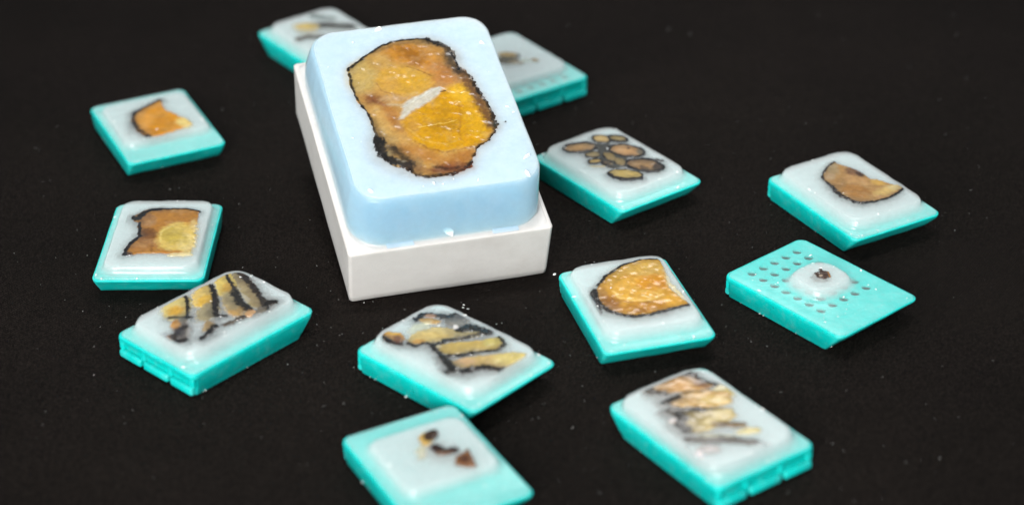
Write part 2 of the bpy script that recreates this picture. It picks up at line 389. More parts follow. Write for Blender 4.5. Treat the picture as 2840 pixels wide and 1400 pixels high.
   ('s',0.75,(34,30,26),0.95,0.45,0.2,[-15.19,17.26,-9.55,21.87,-4.47,25.1,-1.54,26.13,1.59,26.44,4.93,26.13,7.49,25.39,9.85,23.73]),
   ('s',1.0,(90,66,40),0.5,1,0.3,[-6.64,22.89,-1.81,24.86,2.63,24.98,7.17,23.97]),
   ('s',1.7,(36,30,24),0.95,0.8,0.4,[7.46,25.23,9.82,23.63,11.72,21.53,12.71,19.24,12.62,17.43]),
   ('s',2.0,(80,58,36),0.75,1.2,0.4,[11.6,18.15,11.75,14.48,12.66,11.21]),
   ('s',0.5,(30,34,38),0.9,0.3,0.35,[12.86,18.43,12.96,15.29,13.22,12.14]),
   ('s',0.5,(36,30,26),0.92,0.35,0.25,[-15.19,17.26,-15.52,14.0,-15.68,9.98,-15.52,5.94,-14.64,2.29,-13.71,-1.1,-13.5,-6.27,-13.2,-10.19]),
   ('s',1.6,(84,70,50),0.5,1.2,0.4,[-13.0,-3.93,-12.96,-8.31,-12.82,-12.18,-11.24,-16.78]),
   ('s',2.3,(32,26,22),0.95,0.8,0.6,[-13.24,-11.14,-13.51,-15.39,-12.77,-17.9,-11.21,-19.62,-9.57,-20.88,-7.93,-22.14]),
   ('s',1.6,(46,36,28),0.85,1.2,0.5,[-10.43,-14.56,-8.97,-18.17,-7.32,-20.85]),
   ('b',0,(150,128,92),0.8,0.5,0.17,[-11.4,-16.8,-11.5,-17.3,-11.7,-17.6,-12.0,-17.8,-12.2,-17.8,-12.4,-17.5,-12.4,-17.1,-12.3,-16.6,-12.2,-16.1,-12.0,-15.7,-11.7,-15.5,-11.5,-15.5,-11.3,-15.8,-11.3,-16.2]),
   ('s',0.4,(150,140,126),0.6,0.3,0.3,[-10.19,-19.34,-8.19,-20.44]),
   ('s',0.8,(50,28,18),0.9,0.6,0.35,[-8.13,-23.03,-6.74,-25.4,-4.14,-26.61,-1.28,-26.71,1.87,-26.95,5.4,-25.68,7.91,-23.34]),
   ('s',0.9,(84,40,26),0.7,0.8,0.4,[-1.21,-23.68,1.09,-24.83,4.28,-24.99]),
   ('s',0.5,(24,50,46),0.9,0.3,0.2,[17.21,-10.97,18.09,-10.8]),
   ('b',0,(30,44,50),0.9,0.3,0.1,[20.7,-10.4,20.6,-10.6,20.4,-10.7,20.2,-10.8,20.0,-10.7,19.9,-10.6,19.8,-10.4,19.8,-10.2,19.9,-10.1,20.0,-9.9,20.2,-9.9,20.4,-9.9,20.6,-10.1,20.7,-10.2]),
  ],
 ],
 'D': [
  [
   ('p',0,(182,122,46),0.98,0.35,0.15,[11.64,-6.83,8.5,-6.5,5.75,-6.2,3.84,-5.23,2.56,-4.36,1.27,-5.0,-0.46,-4.95,-2.64,-5.73,-4.17,-5.64,-5.72,-7.19,-8.37,-7.84,-7.92,-6.89,-10.58,-5.79,-12.13,-4.28,-12.43,-2.13,-12.23,0.09,-12.3,2.27,-12.5,4.43,-12.35,6.42,-11.58,7.84,-10.45,9.41,-6.9,9.46,-3.82,9.66,-2.08,8.82,3.1,9.53,9.05,10.03,11.35,9.71,11.4,5.7,11.16,1.44,11.13,-2.79,11.66,-4.82]),
   ('b',0,(184,124,48),0.8,1.2,0.42,[-9.3,8.8,-7.9,8.2,-6.6,6.1,-5.8,2.9,-5.6,-0.7,-6.0,-4.1,-6.9,-6.5,-8.2,-7.6,-9.6,-7.0,-10.9,-4.9,-11.7,-1.7,-11.9,1.9,-11.5,5.3,-10.6,7.8]),
   ('b',0,(176,126,78),0.8,1,0.35,[-7.3,-1.3,-5.7,-1.0,-4.1,-1.2,-2.8,-1.8,-2.1,-2.6,-2.1,-3.7,-2.8,-4.6,-4.0,-5.3,-5.6,-5.6,-7.3,-5.4,-8.6,-4.8,-9.3,-3.9,-9.3,-2.9,-8.6,-2.0]),
   ('b',0,(224,190,100),0.95,1.6,0.5,[2.0,10.7,5.6,10.9,8.8,10.0,10.9,8.2,11.6,5.9,10.7,3.5,8.3,1.4,5.0,0.1,1.3,-0.1,-1.9,0.7,-4.1,2.5,-4.8,4.9,-3.8,7.4,-1.4,9.5]),
   ('b',0,(232,206,138),0.8,1.6,0.5,[6.5,11.0,8.9,11.0,10.8,10.6,11.8,9.7,11.8,8.6,10.8,7.4,8.9,6.4,6.5,5.8,4.1,5.8,2.1,6.2,1.1,7.1,1.1,8.2,2.2,9.4,4.1,10.4]),
   ('b',0,(226,196,130),0.7,1.2,0.42,[-2.9,10.3,-1.4,10.4,-0.2,10.2,0.4,9.8,0.4,9.2,-0.2,8.6,-1.4,8.1,-3.0,7.7,-4.5,7.6,-5.7,7.8,-6.4,8.3,-6.4,8.8,-5.7,9.5,-4.5,10.0]),
   ('b',0,(196,168,72),0.85,1.4,0.49,[2.2,7.4,4.3,7.3,5.9,6.7,6.8,5.5,6.8,4.1,5.9,2.7,4.2,1.6,2.2,0.9,0.1,0.9,-1.5,1.6,-2.4,2.8,-2.4,4.2,-1.5,5.6,0.2,6.8]),
   ('b',0,(204,176,84),0.6,1.2,0.42,[4.8,9.0,5.9,9.0,6.8,8.8,7.3,8.4,7.3,7.8,6.8,7.2,5.9,6.7,4.8,6.5,3.7,6.4,2.8,6.7,2.3,7.1,2.3,7.7,2.8,8.3,3.7,8.7]),
   ('s',0.35,(236,212,130),0.6,0.5,0.2,[5.6,1.45,1.32,1.02,-1.27,1.71,-2.56,3.68]),
   ('b',0,(112,66,22),0.85,1.2,0.42,[2.2,0.5,3.4,0.3,4.2,-0.4,4.4,-1.4,4.0,-2.6,3.0,-3.7,1.8,-4.5,0.4,-4.9,-0.8,-4.7,-1.6,-4.0,-1.8,-3.0,-1.4,-1.8,-0.5,-0.7,0.8,0.1]),
   ('b',0,(150,92,36),0.7,1,0.35,[4.7,-0.6,5.8,-0.6,6.7,-1.0,7.2,-1.7,7.2,-2.6,6.7,-3.4,5.8,-4.1,4.7,-4.5,3.6,-4.4,2.7,-4.0,2.2,-3.3,2.2,-2.5,2.7,-1.6,3.6,-1.0]),
   ('b',0,(176,118,58),0.8,1,0.35,[8.5,-0.7,9.6,-0.7,10.5,-1.3,11.0,-2.3,11.0,-3.4,10.5,-4.5,9.6,-5.3,8.5,-5.8,7.4,-5.7,6.5,-5.1,6.0,-4.2,6.1,-3.0,6.6,-1.9,7.4,-1.1]),
   ('s',0.5,(130,80,30),0.6,0.5,0.2,[4.73,-0.82,10.65,-0.01]),
   ('b',0,(190,122,44),0.7,0.6,0.21,[10.7,8.1,11.2,7.9,11.5,7.1,11.7,6.0,11.7,4.7,11.5,3.5,11.1,2.6,10.7,2.2,10.2,2.4,9.9,3.2,9.7,4.4,9.7,5.7,9.9,6.9,10.3,7.8]),
   ('b',0,(226,206,160),0.8,0.7,0.24,[11.6,11.0,12.0,10.7,12.5,9.8,12.8,8.4,12.9,6.8,12.9,5.4,12.7,4.4,12.3,3.9,11.9,4.2,11.5,5.1,11.1,6.5,11.0,8.1,11.0,9.6,11.3,10.6]),
   ('s',1.1,(28,26,32),0.97,0.35,0.25,[11.64,-6.83,8.5,-6.5,5.96,-6.06,4.05,-5.19,2.48,-4.33]),
   ('s',0.75,(26,24,28),0.97,0.3,0.2,[2.48,-4.33,0.84,-4.85,-0.89,-4.8,-3.07,-5.43,-4.6,-5.5]),
   ('s',1.5,(26,24,30),0.97,0.3,0.25,[-7.48,-7.47,-6.37,-6.32,-8.35,-5.44]),
   ('s',1.3,(30,28,32),0.97,0.4,0.2,[-8.35,-5.87,-10.35,-4.88,-11.45,-3.3,-11.79,-0.94]),
   ('s',0.75,(30,26,26),0.95,0.35,0.15,[-11.79,-0.94,-12.03,2.31,-12.18,5.13,-11.58,7.4,-10.45,9.41]),
   ('b',0,(34,36,50),0.7,0.6,0.21,[11.5,-4.4,11.9,-4.5,12.3,-4.8,12.5,-5.3,12.5,-5.8,12.3,-6.4,11.9,-6.8,11.4,-7.0,11.0,-6.9,10.6,-6.6,10.4,-6.2,10.4,-5.6,10.6,-5.0,11.0,-4.6]),
  ],
 ],
 'C': [
  [
   ('b',0,(80,86,92),0.28,2.2,0.5,[1.8,-5.8,4.8,-7.7,6.8,-9.3,7.4,-10.5,6.5,-10.8,4.3,-10.4,1.1,-9.2,-2.4,-7.5,-5.5,-5.5,-7.6,-3.8,-8.2,-2.6,-7.3,-2.3,-4.9,-2.8,-1.7,-4.0]),
   ('p',0,(224,152,52),0.97,0.7,0.3,[-10.84,4.29,-9.56,2.21,-8.4,-0.07,-6.85,-2.7,-5.98,-4.39,-2.95,-6.27,-0.46,-6.91,2.33,-6.94,5.52,-7.22,8.62,-6.55,11.62,-5.16,12.07,-2.97,10.72,-0.2,10.31,2.27,9.43,4.91,8.91,7.21,7.09,8.05,4.55,7.46,1.67,6.26,-1.81,5.0,-4.72,3.79,-7.31,4.37]),
   ('b',0,(232,166,84),0.7,1.5,0.5,[1.8,-0.2,3.6,-1.1,4.7,-2.3,5.0,-3.6,4.4,-4.8,3.1,-5.5,1.2,-5.8,-0.9,-5.5,-2.6,-4.6,-3.8,-3.4,-4.1,-2.1,-3.5,-0.9,-2.1,-0.1,-0.2,0.1]),
   ('b',0,(206,138,28),0.8,1.5,0.5,[5.1,4.2,7.5,3.1,9.1,1.6,9.6,0.0,8.9,-1.3,7.2,-2.2,4.7,-2.4,2.1,-1.9,-0.3,-0.8,-1.9,0.7,-2.4,2.3,-1.8,3.6,0.0,4.5,2.5,4.7]),
   ('b',0,(196,128,34),0.7,1,0.35,[9.5,-0.5,10.2,-1.0,10.5,-1.9,10.4,-3.0,9.8,-4.1,9.0,-4.9,8.0,-5.4,7.0,-5.4,6.3,-4.9,6.0,-4.0,6.1,-2.9,6.6,-1.8,7.5,-0.9,8.5,-0.5]),
   ('b',0,(242,214,142),0.95,1.2,0.42,[8.5,8.0,9.5,7.4,10.0,6.4,9.8,5.4,8.9,4.5,7.7,4.0,6.2,3.8,4.8,4.1,3.8,4.8,3.3,5.7,3.5,6.7,4.4,7.6,5.6,8.2,7.1,8.3]),
   ('s',1.3,(44,42,38),0.92,0.7,0.3,[-10.23,4.34,-9.31,2.13,-8.15,-0.15,-6.6,-2.78,-5.24,-4.62]),
   ('s',1.05,(36,34,36),0.92,0.7,0.3,[-5.98,-4.39,-2.83,-6.02,0.77,-6.7,4.9,-6.8,8.35,-6.0,11.48,-5.0]),
  ],
 ],
 'E': [
  [
   ('b',0,(220,196,126),0.92,1.5,0.5,[-0.6,8.0,-2.4,5.8,-4.7,4.1,-7.0,3.4,-9.0,3.8,-10.1,5.2,-10.2,7.3,-9.3,9.7,-7.6,12.1,-5.3,13.8,-2.9,14.5,-0.9,14.1,0.3,12.7,0.4,10.5]),
   ('b',0,(222,168,52),0.9,1.2,0.42,[-4.3,6.1,-5.2,5.3,-6.3,4.8,-7.4,4.9,-8.3,5.4,-8.8,6.3,-8.9,7.3,-8.4,8.4,-7.5,9.3,-6.4,9.7,-5.3,9.7,-4.4,9.2,-3.9,8.3,-3.8,7.2]),
   ('b',0,(130,122,116),0.75,1.3,0.45,[-9.2,-2.1,-11.0,-3.8,-12.7,-4.7,-14.0,-4.8,-14.8,-4.0,-14.7,-2.4,-13.9,-0.4,-12.5,1.6,-10.7,3.4,-9.0,4.4,-7.6,4.5,-6.9,3.7,-6.9,2.1,-7.8,0.0]),
   ('b',0,(196,136,60),0.9,0.9,0.32,[-9.7,1.6,-10.4,0.9,-11.2,0.6,-11.9,0.6,-12.3,1.1,-12.3,1.9,-12.1,2.8,-11.5,3.7,-10.8,4.3,-10.0,4.7,-9.3,4.6,-8.9,4.2,-8.8,3.4,-9.1,2.5]),
   ('b',0,(196,150,90),0.7,0.7,0.24,[-14.1,-1.9,-14.6,-2.4,-15.2,-2.5,-15.7,-2.4,-16.0,-2.0,-16.2,-1.4,-16.1,-0.7,-15.7,-0.1,-15.2,0.3,-14.6,0.5,-14.1,0.3,-13.7,-0.1,-13.6,-0.7,-13.7,-1.3]),
   ('s',0.75,(24,20,18),0.93,0.35,0.25,[-0.18,11.14,-1.9,8.24,-4.12,5.54,-6.74,2.95]),
   ('s',0.7,(44,50,56),0.85,0.6,0.3,[-5.84,2.32,-7.49,4.2,-9.4,5.97]),
   ('s',1.2,(44,36,38),0.85,0.7,0.5,[-9.63,-0.04,-12.06,-0.38,-14.62,-1.33,-15.06,-3.12,-13.63,-4.36]),
   ('b',0,(60,58,66),0.6,1,0.35,[-11.1,-2.2,-11.8,-2.8,-12.6,-3.0,-13.3,-2.8,-13.7,-2.2,-13.9,-1.4,-13.8,-0.6,-13.3,0.2,-12.6,0.8,-11.8,1.0,-11.2,0.8,-10.7,0.3,-10.5,-0.5,-10.6,-1.4]),
   ('b',0,(22,24,40),0.95,1.0,0.35,[-17.5,-3.5,-18.1,-4.0,-18.7,-4.1,-19.2,-4.0,-19.6,-3.5,-19.8,-2.9,-19.7,-2.1,-19.3,-1.5,-18.8,-1.0,-18.2,-0.9,-17.6,-1.1,-17.2,-1.5,-17.0,-2.2,-17.2,-2.9]),
   ('b',0,(150,150,160),0.35,2,0.5,[-15.4,-2.7,-16.9,-4.0,-18.3,-4.8,-19.5,-4.7,-20.3,-3.9,-20.3,-2.5,-19.8,-0.7,-18.7,1.0,-17.2,2.3,-15.8,3.1,-14.5,3.0,-13.8,2.2,-13.7,0.8,-14.3,-1.0]),
  ],
  [
   ('b',0,(224,190,112),0.92,1.4,0.49,[6.7,6.6,5.0,4.5,2.9,2.9,0.8,2.3,-0.9,2.6,-1.9,3.9,-1.9,5.8,-1.0,8.1,0.6,10.2,2.7,11.8,4.9,12.5,6.6,12.2,7.6,10.9,7.6,8.9]),
   ('b',0,(226,176,56),0.9,1.2,0.42,[3.9,5.2,3.1,4.3,1.9,3.6,0.7,3.4,-0.4,3.6,-1.2,4.2,-1.4,5.1,-1.1,6.2,-0.3,7.1,0.9,7.8,2.2,8.0,3.3,7.8,4.0,7.2,4.3,6.2]),
   ('b',0,(160,146,116),0.85,1.3,0.45,[2.3,0.2,1.0,-1.2,-0.8,-2.3,-2.7,-2.7,-4.4,-2.3,-5.5,-1.3,-5.8,0.1,-5.3,1.8,-4.0,3.3,-2.3,4.3,-0.3,4.7,1.4,4.4,2.5,3.4,2.8,1.9]),
   ('b',0,(190,156,104),0.8,0.9,0.32,[-3.3,-3.6,-3.9,-4.4,-4.8,-5.1,-5.9,-5.5,-6.9,-5.5,-7.7,-5.2,-8.1,-4.7,-7.9,-3.9,-7.4,-3.1,-6.4,-2.5,-5.4,-2.1,-4.3,-2.0,-3.6,-2.3,-3.2,-2.9]),
   ('s',1.0,(24,20,18),0.94,0.4,0.35,[7.15,10.22,5.38,6.88,3.88,4.51,1.23,1.87,-0.75,-1.47]),
   ('s',0.7,(36,32,32),0.9,0.4,0.3,[-1.14,-0.23,-1.09,-1.87,0.38,-3.53]),
   ('b',0,(28,24,24),0.85,0.6,0.21,[3.0,2.1,1.6,0.8,0.5,-0.0,-0.3,-0.3,-0.5,0.1,-0.1,1.0,0.8,2.2,2.0,3.7,3.3,4.9,4.5,5.8,5.2,6.1,5.5,5.7,5.1,4.8,4.2,3.5]),
   ('s',1.3,(50,50,54),0.85,0.7,0.4,[-4.55,-5.01,-6.97,-6.15,-9.73,-6.86]),
   ('s',1.2,(84,72,62),0.85,0.6,0.4,[-2.75,-6.28,-0.96,-6.73,1.17,-6.8,3.05,-6.96]),
  ],
  [
   ('b',0,(222,192,106),0.92,1.4,0.49,[13.3,6.9,11.4,4.6,9.3,3.0,7.4,2.4,6.1,2.9,5.5,4.4,5.9,6.6,7.2,9.0,9.1,11.3,11.2,13.0,13.1,13.6,14.5,13.1,15.0,11.6,14.6,9.4]),
   ('b',0,(230,178,66),0.9,1.1,0.39,[10.5,4.4,9.6,3.6,8.6,3.3,7.8,3.5,7.2,4.1,7.1,5.0,7.4,6.1,8.0,7.2,8.9,7.9,9.9,8.3,10.7,8.1,11.3,7.5,11.4,6.5,11.1,5.4]),
   ('b',0,(196,152,86),0.9,1.3,0.45,[6.0,-5.1,4.7,-6.1,3.4,-6.5,2.2,-6.2,1.3,-5.3,1.1,-3.9,1.4,-2.3,2.3,-0.9,3.5,0.1,4.9,0.5,6.1,0.2,7.0,-0.7,7.2,-2.1,6.9,-3.7]),
   ('b',0,(166,148,112),0.85,1.3,0.45,[8.6,-0.3,7.2,-2.0,5.5,-3.1,3.9,-3.5,2.7,-3.0,2.1,-1.9,2.3,-0.2,3.2,1.6,4.6,3.3,6.3,4.4,7.9,4.8,9.1,4.4,9.7,3.2,9.5,1.5]),
   ('s',0.7,(46,40,36),0.93,0.35,0.25,[13.25,12.08,12.08,8.79,10.73,5.75,9.38,3.16]),
   ('s',1.7,(44,42,40),0.92,0.7,0.5,[8.84,2.96,6.98,-0.62,6.48,-3.29,5.9,-5.82]),
   ('b',0,(206,160,116),0.8,0.7,0.24,[6.7,-7.5,6.2,-8.0,5.4,-8.4,4.5,-8.5,3.8,-8.3,3.2,-7.9,3.0,-7.4,3.2,-6.8,3.7,-6.2,4.5,-5.8,5.3,-5.7,6.1,-5.9,6.7,-6.3,6.9,-6.9]),
  ],
  [
   ('p',0,(166,148,110),0.75,1.2,0.3,[15.7,10.99,15.92,7.36,13.56,0.89,10.89,-5.87,7.82,-7.2,6.87,-4.52,8.96,1.19,11.09,6.17,13.27,10.37]),
   ('s',1.5,(36,36,40),0.93,0.5,0.4,[16.52,11.58,16.27,9.49,15.64,6.84]),
   ('s',1.25,(66,46,34),0.93,0.5,0.4,[15.45,6.63,14.1,2.76,12.48,-1.17,11.41,-4.03,10.09,-7.38]),
   ('s',1.3,(46,38,30),0.92,0.4,0.3,[9.38,-8.17,11.09,-6.9,12.65,-7.46]),
   ('b',0,(120,110,100),0.7,0.8,0.28,[9.7,-8.2,9.1,-8.7,8.1,-9.2,7.0,-9.3,5.8,-9.3,5.0,-8.9,4.5,-8.4,4.6,-7.8,5.2,-7.3,6.1,-6.8,7.3,-6.6,8.4,-6.7,9.3,-7.1,9.7,-7.6]),
   ('b',0,(16,34,34),0.8,0.8,0.28,[6.4,-12.7,6.0,-13.0,5.6,-13.1,5.2,-13.1,5.0,-12.8,4.9,-12.4,5.0,-11.9,5.3,-11.5,5.7,-11.2,6.1,-11.1,6.5,-11.1,6.7,-11.4,6.8,-11.8,6.6,-12.2]),
  ],
 ],
 'F': [
  [
   ('b',0,(200,156,86),0.9,0.8,0.28,[-10.2,5.8,-10.0,5.2,-10.3,4.3,-11.0,3.5,-12.0,2.7,-13.1,2.3,-14.1,2.2,-14.8,2.4,-15.0,3.1,-14.7,3.9,-14.0,4.8,-12.9,5.5,-11.8,6.0,-10.9,6.1]),
   ('b',0,(128,124,120),0.8,1.2,0.42,[-4.6,10.6,-3.8,9.2,-3.6,7.7,-4.2,6.2,-5.4,5.2,-6.9,4.7,-8.5,4.9,-9.9,5.8,-10.7,7.2,-10.9,8.7,-10.3,10.2,-9.1,11.3,-7.5,11.7,-5.9,11.5]),
   ('s',1.25,(46,38,36),0.92,0.5,0.45,[-15.47,2.41,-15.99,4.73,-14.53,6.17,-12.5,7.03,-10.45,8.22]),
   ('s',1.1,(64,60,60),0.9,0.5,0.4,[-10.43,8.57,-10.03,10.35,-7.32,12.34]),
   ('b',0,(176,140,120),0.7,0.5,0.17,[-12.7,6.9,-12.5,6.5,-12.6,6.0,-13.0,5.5,-13.5,5.0,-14.1,4.7,-14.6,4.6,-15.0,4.8,-15.1,5.2,-15.0,5.7,-14.7,6.2,-14.2,6.7,-13.6,7.0,-13.1,7.0]),
   ('b',0,(96,92,92),0.6,0.8,0.28,[-6.9,11.1,-6.5,10.6,-6.5,9.9,-6.8,9.3,-7.3,8.9,-7.9,8.7,-8.6,8.7,-9.1,9.1,-9.5,9.6,-9.5,10.3,-9.2,10.9,-8.7,11.3,-8.1,11.6,-7.4,11.5]),
   ('b',0,(206,204,176),0.6,1.6,0.5,[-10.8,3.3,-9.9,2.3,-9.5,0.8,-9.6,-0.9,-10.1,-2.3,-11.0,-3.3,-12.2,-3.6,-13.2,-3.2,-14.1,-2.2,-14.5,-0.7,-14.5,1.0,-13.9,2.4,-13.0,3.4,-11.9,3.7]),
  ],
  [
   ('p',0,(204,180,122),0.95,0.9,0.4,[-10.96,-5.97,-11.53,-0.79,-9.86,3.27,-6.36,5.14,-3.5,5.48,1.2,9.71,0.97,6.65,-2.57,1.27,-5.11,-2.59,-7.19,-4.77,-8.51,-6.27]),
   ('b',0,(216,184,112),0.7,1.2,0.42,[-3.7,4.2,-3.2,3.1,-3.4,1.4,-4.2,-0.6,-5.4,-2.5,-6.9,-3.9,-8.3,-4.6,-9.3,-4.4,-9.8,-3.3,-9.7,-1.6,-8.9,0.5,-7.6,2.4,-6.2,3.8,-4.8,4.4]),
   ('b',0,(216,160,80),0.8,0.6,0.21,[-6.6,-3.3,-6.3,-3.7,-6.4,-4.4,-6.8,-5.0,-7.4,-5.5,-8.0,-5.8,-8.7,-5.9,-9.2,-5.6,-9.4,-5.1,-9.3,-4.5,-9.0,-3.9,-8.4,-3.4,-7.7,-3.1,-7.0,-3.0]),
   ('p',0,(196,146,76),0.95,0.7,0.3,[-17.67,-8.22,-16.49,-6.21,-13.52,-4.17,-11.3,-5.64,-10.75,-8.29,-13.62,-8.99,-16.09,-8.7]),
   ('b',0,(222,170,70),0.9,0.5,0.17,[-13.1,-5.0,-13.0,-5.4,-13.4,-6.1,-14.3,-6.9,-15.3,-7.5,-16.4,-8.0,-17.3,-8.2,-17.8,-8.1,-17.9,-7.6,-17.4,-7.0,-16.6,-6.2,-15.5,-5.5,-14.4,-5.0,-13.6,-4.8]),
   ('s',1.0,(46,32,24),0.92,0.5,0.4,[-17.5,-8.39,-14.85,-8.85,-12.2,-8.97,-10.57,-8.12]),
   ('b',0,(110,62,32),0.85,0.7,0.24,[-11.4,-6.4,-10.9,-7.0,-10.7,-7.7,-10.8,-8.3,-11.2,-8.6,-11.8,-8.6,-12.5,-8.4,-13.1,-7.9,-13.6,-7.3,-13.8,-6.6,-13.8,-6.0,-13.4,-5.7,-12.8,-5.7,-12.1,-5.9]),
   ('s',0.7,(50,38,32),0.9,0.4,0.35,[-9.4,-6.45,-6.94,-6.42,-6.54,-4.0,-3.65,-2.64]),
   ('s',0.8,(46,38,36),0.92,0.5,0.35,[-3.71,-2.58,-3.5,0.43,-1.19,3.45,0.25,6.32,1.17,9.37]),
   ('s',1.9,(50,48,46),0.92,0.6,0.4,[-4.0,5.99,-3.48,8.37,-1.13,9.21,1.2,9.71]),
   ('b',0,(236,226,226),0.9,0.5,0.17,[-5.2,6.8,-4.9,6.4,-4.8,5.9,-5.0,5.5,-5.3,5.2,-5.8,5.1,-6.3,5.2,-6.7,5.5,-7.0,5.9,-7.1,6.4,-6.9,6.8,-6.6,7.1,-6.1,7.2,-5.6,7.1]),
  ],
  [
   ('p',0,(200,170,98),0.95,0.7,0.3,[-3.41,-3.24,-2.08,0.77,0.56,3.46,2.88,6.48,5.04,9.68,7.75,8.99,8.7,5.8,4.86,0.8,1.96,-3.35,-0.54,-4.37]),
   ('b',0,(206,188,110),0.8,1,0.35,[6.8,10.0,7.4,9.0,7.6,7.8,7.4,6.6,6.8,5.5,5.9,4.8,4.9,4.6,4.0,5.0,3.4,5.9,3.1,7.1,3.4,8.4,4.0,9.5,4.9,10.2,5.9,10.4]),
   ('s',0.65,(56,52,34),0.9,0.4,0.25,[4.97,9.94,6.9,9.17,8.07,8.66,8.67,5.47,6.92,2.97,4.99,0.3]),
   ('s',0.9,(44,40,36),0.93,0.5,0.35,[4.99,0.3,3.96,-1.85,2.12,-3.52,1.46,-5.33]),
   ('s',1.0,(50,44,40),0.92,0.5,0.4,[-4.46,-3.25,-1.41,-4.54,1.28,-5.5,3.29,-6.13]),
   ('b',0,(196,184,160),0.8,0.3,0.1,[-2.1,-2.4,-1.9,-2.7,-1.9,-3.0,-2.0,-3.4,-2.2,-3.6,-2.6,-3.7,-2.9,-3.6,-3.2,-3.4,-3.4,-3.1,-3.5,-2.7,-3.4,-2.4,-3.1,-2.2,-2.8,-2.1,-2.4,-2.2]),
  ],
  [
   ('p',0,(216,182,118),0.92,1.1,0.3,[3.68,-5.47,5.97,-0.35,9.8,4.63,14.11,9.13,17.5,7.28,16.28,3.15,14.61,-0.47,9.26,-3.78,6.52,-6.25]),
   ('b',0,(226,204,126),0.8,1.6,0.5,[15.9,8.6,16.7,7.3,16.8,5.5,16.2,3.6,15.1,1.9,13.6,0.8,12.1,0.5,10.9,1.0,10.1,2.3,10.0,4.1,10.5,6.0,11.7,7.7,13.1,8.9,14.6,9.2]),
   ('b',0,(206,164,128),0.7,0.9,0.32,[8.4,-1.5,8.8,-2.2,8.7,-3.2,8.1,-4.2,7.2,-5.0,6.1,-5.5,5.1,-5.5,4.4,-5.1,4.0,-4.4,4.2,-3.4,4.7,-2.4,5.6,-1.6,6.7,-1.2,7.7,-1.1]),
   ('s',1.35,(42,34,34),0.93,0.6,0.5,[6.37,-9.09,6.99,-6.73,9.2,-6.54,10.04,-4.58,10.91,-2.29,13.39,-0.97,15.19,0.35]),
   ('s',1.3,(52,50,46),0.9,0.6,0.4,[2.65,-5.48,5.01,-7.0,6.41,-7.55]),
   ('s',0.8,(120,124,96),0.6,0.8,0.3,[16.09,8.45,17.53,6.7]),
   ('b',0,(140,170,170),0.5,1.2,0.42,[9.8,-11.0,10.3,-11.7,10.4,-12.4,10.2,-13.0,9.7,-13.5,9.0,-13.6,8.3,-13.5,7.7,-13.0,7.2,-12.4,7.1,-11.7,7.3,-11.0,7.8,-10.6,8.5,-10.4,9.2,-10.6]),
  ],
 ],
 'G': [
  [
   ('b',0,(226,208,160),0.5,1.4,0.49,[-2.4,-0.9,-1.3,-1.7,-0.7,-2.6,-0.5,-3.3,-1.0,-3.7,-1.9,-3.8,-3.1,-3.4,-4.4,-2.8,-5.5,-2.0,-6.2,-1.1,-6.3,-0.4,-5.8,0.1,-4.9,0.1,-3.7,-0.2]),
   ('b',0,(206,166,88),0.9,0.8,0.28,[-5.5,1.9,-4.7,1.1,-4.4,0.3,-4.7,-0.4,-5.4,-0.8,-6.4,-0.8,-7.6,-0.5,-8.7,0.1,-9.4,0.9,-9.7,1.8,-9.5,2.5,-8.8,2.9,-7.7,2.9,-6.5,2.6]),
   ('b',0,(58,34,16),1,0.45,0.16,[-8.1,4.6,-7.2,4.2,-6.4,3.5,-5.9,2.6,-5.7,1.7,-5.9,1.0,-6.5,0.5,-7.3,0.5,-8.2,0.9,-9.0,1.6,-9.6,2.5,-9.8,3.4,-9.5,4.2,-9.0,4.6]),
  ],
  [
   ('s',1.9,(96,44,30),1,0.45,0.2,[-3.28,1.39,-1.08,1.98,-0.38,2.9,-0.23,4.52]),
   ('b',0,(140,100,70),0.5,0.8,0.28,[0.9,3.9,1.1,3.6,1.1,3.0,0.9,2.2,0.4,1.4,-0.1,0.7,-0.7,0.3,-1.1,0.3,-1.3,0.6,-1.3,1.3,-1.0,2.1,-0.6,2.9,-0.0,3.5,0.5,3.9]),
  ],
  [
   ('p',0,(134,84,40),1,0.45,0.2,[0.48,7.45,3.44,7.09,7.52,6.14,6.75,4.12,4.67,2.35,2.08,3.98,1.66,5.89]),
   ('b',0,(92,48,22),0.95,0.5,0.17,[4.6,6.2,5.1,5.8,5.4,5.2,5.4,4.6,5.2,4.1,4.6,3.8,4.0,3.7,3.3,3.9,2.8,4.3,2.5,4.9,2.5,5.5,2.8,6.0,3.3,6.3,3.9,6.4]),
  ],
 ],
 'H': [
  [
   ('p',0,(66,66,64),0.9,0.6,0.3,[-11.68,1.39,-8.97,4.9,-4.7,2.15,0.43,3.33,4.15,0.97,4.08,-3.58,1.25,-4.58,-4.3,-2.79]),
  ],
  [
   ('b',0,(176,132,78),0.96,0.25,0.09,[-9.7,0.3,-9.1,-0.8,-9.0,-2.4,-9.5,-4.3,-10.6,-6.0,-11.9,-7.2,-13.3,-7.8,-14.5,-7.5,-15.2,-6.4,-15.2,-4.8,-14.7,-2.9,-13.7,-1.2,-12.3,0.1,-10.9,0.6]),
   ('b',0,(201,153,93),0.6,0.8,0.28,[-10.8,-1.8,-10.4,-2.3,-10.5,-3.3,-10.8,-4.4,-11.4,-5.4,-12.2,-6.2,-13.0,-6.5,-13.6,-6.4,-13.9,-5.9,-13.9,-4.9,-13.5,-3.8,-12.9,-2.8,-12.1,-2.0,-11.4,-1.7]),
   ('s',0.8,(56,48,40),0.9,0.4,0.3,[-15.8,-5.32,-14.4,-2.12,-13.57,-0.12,-11.56,0.63]),
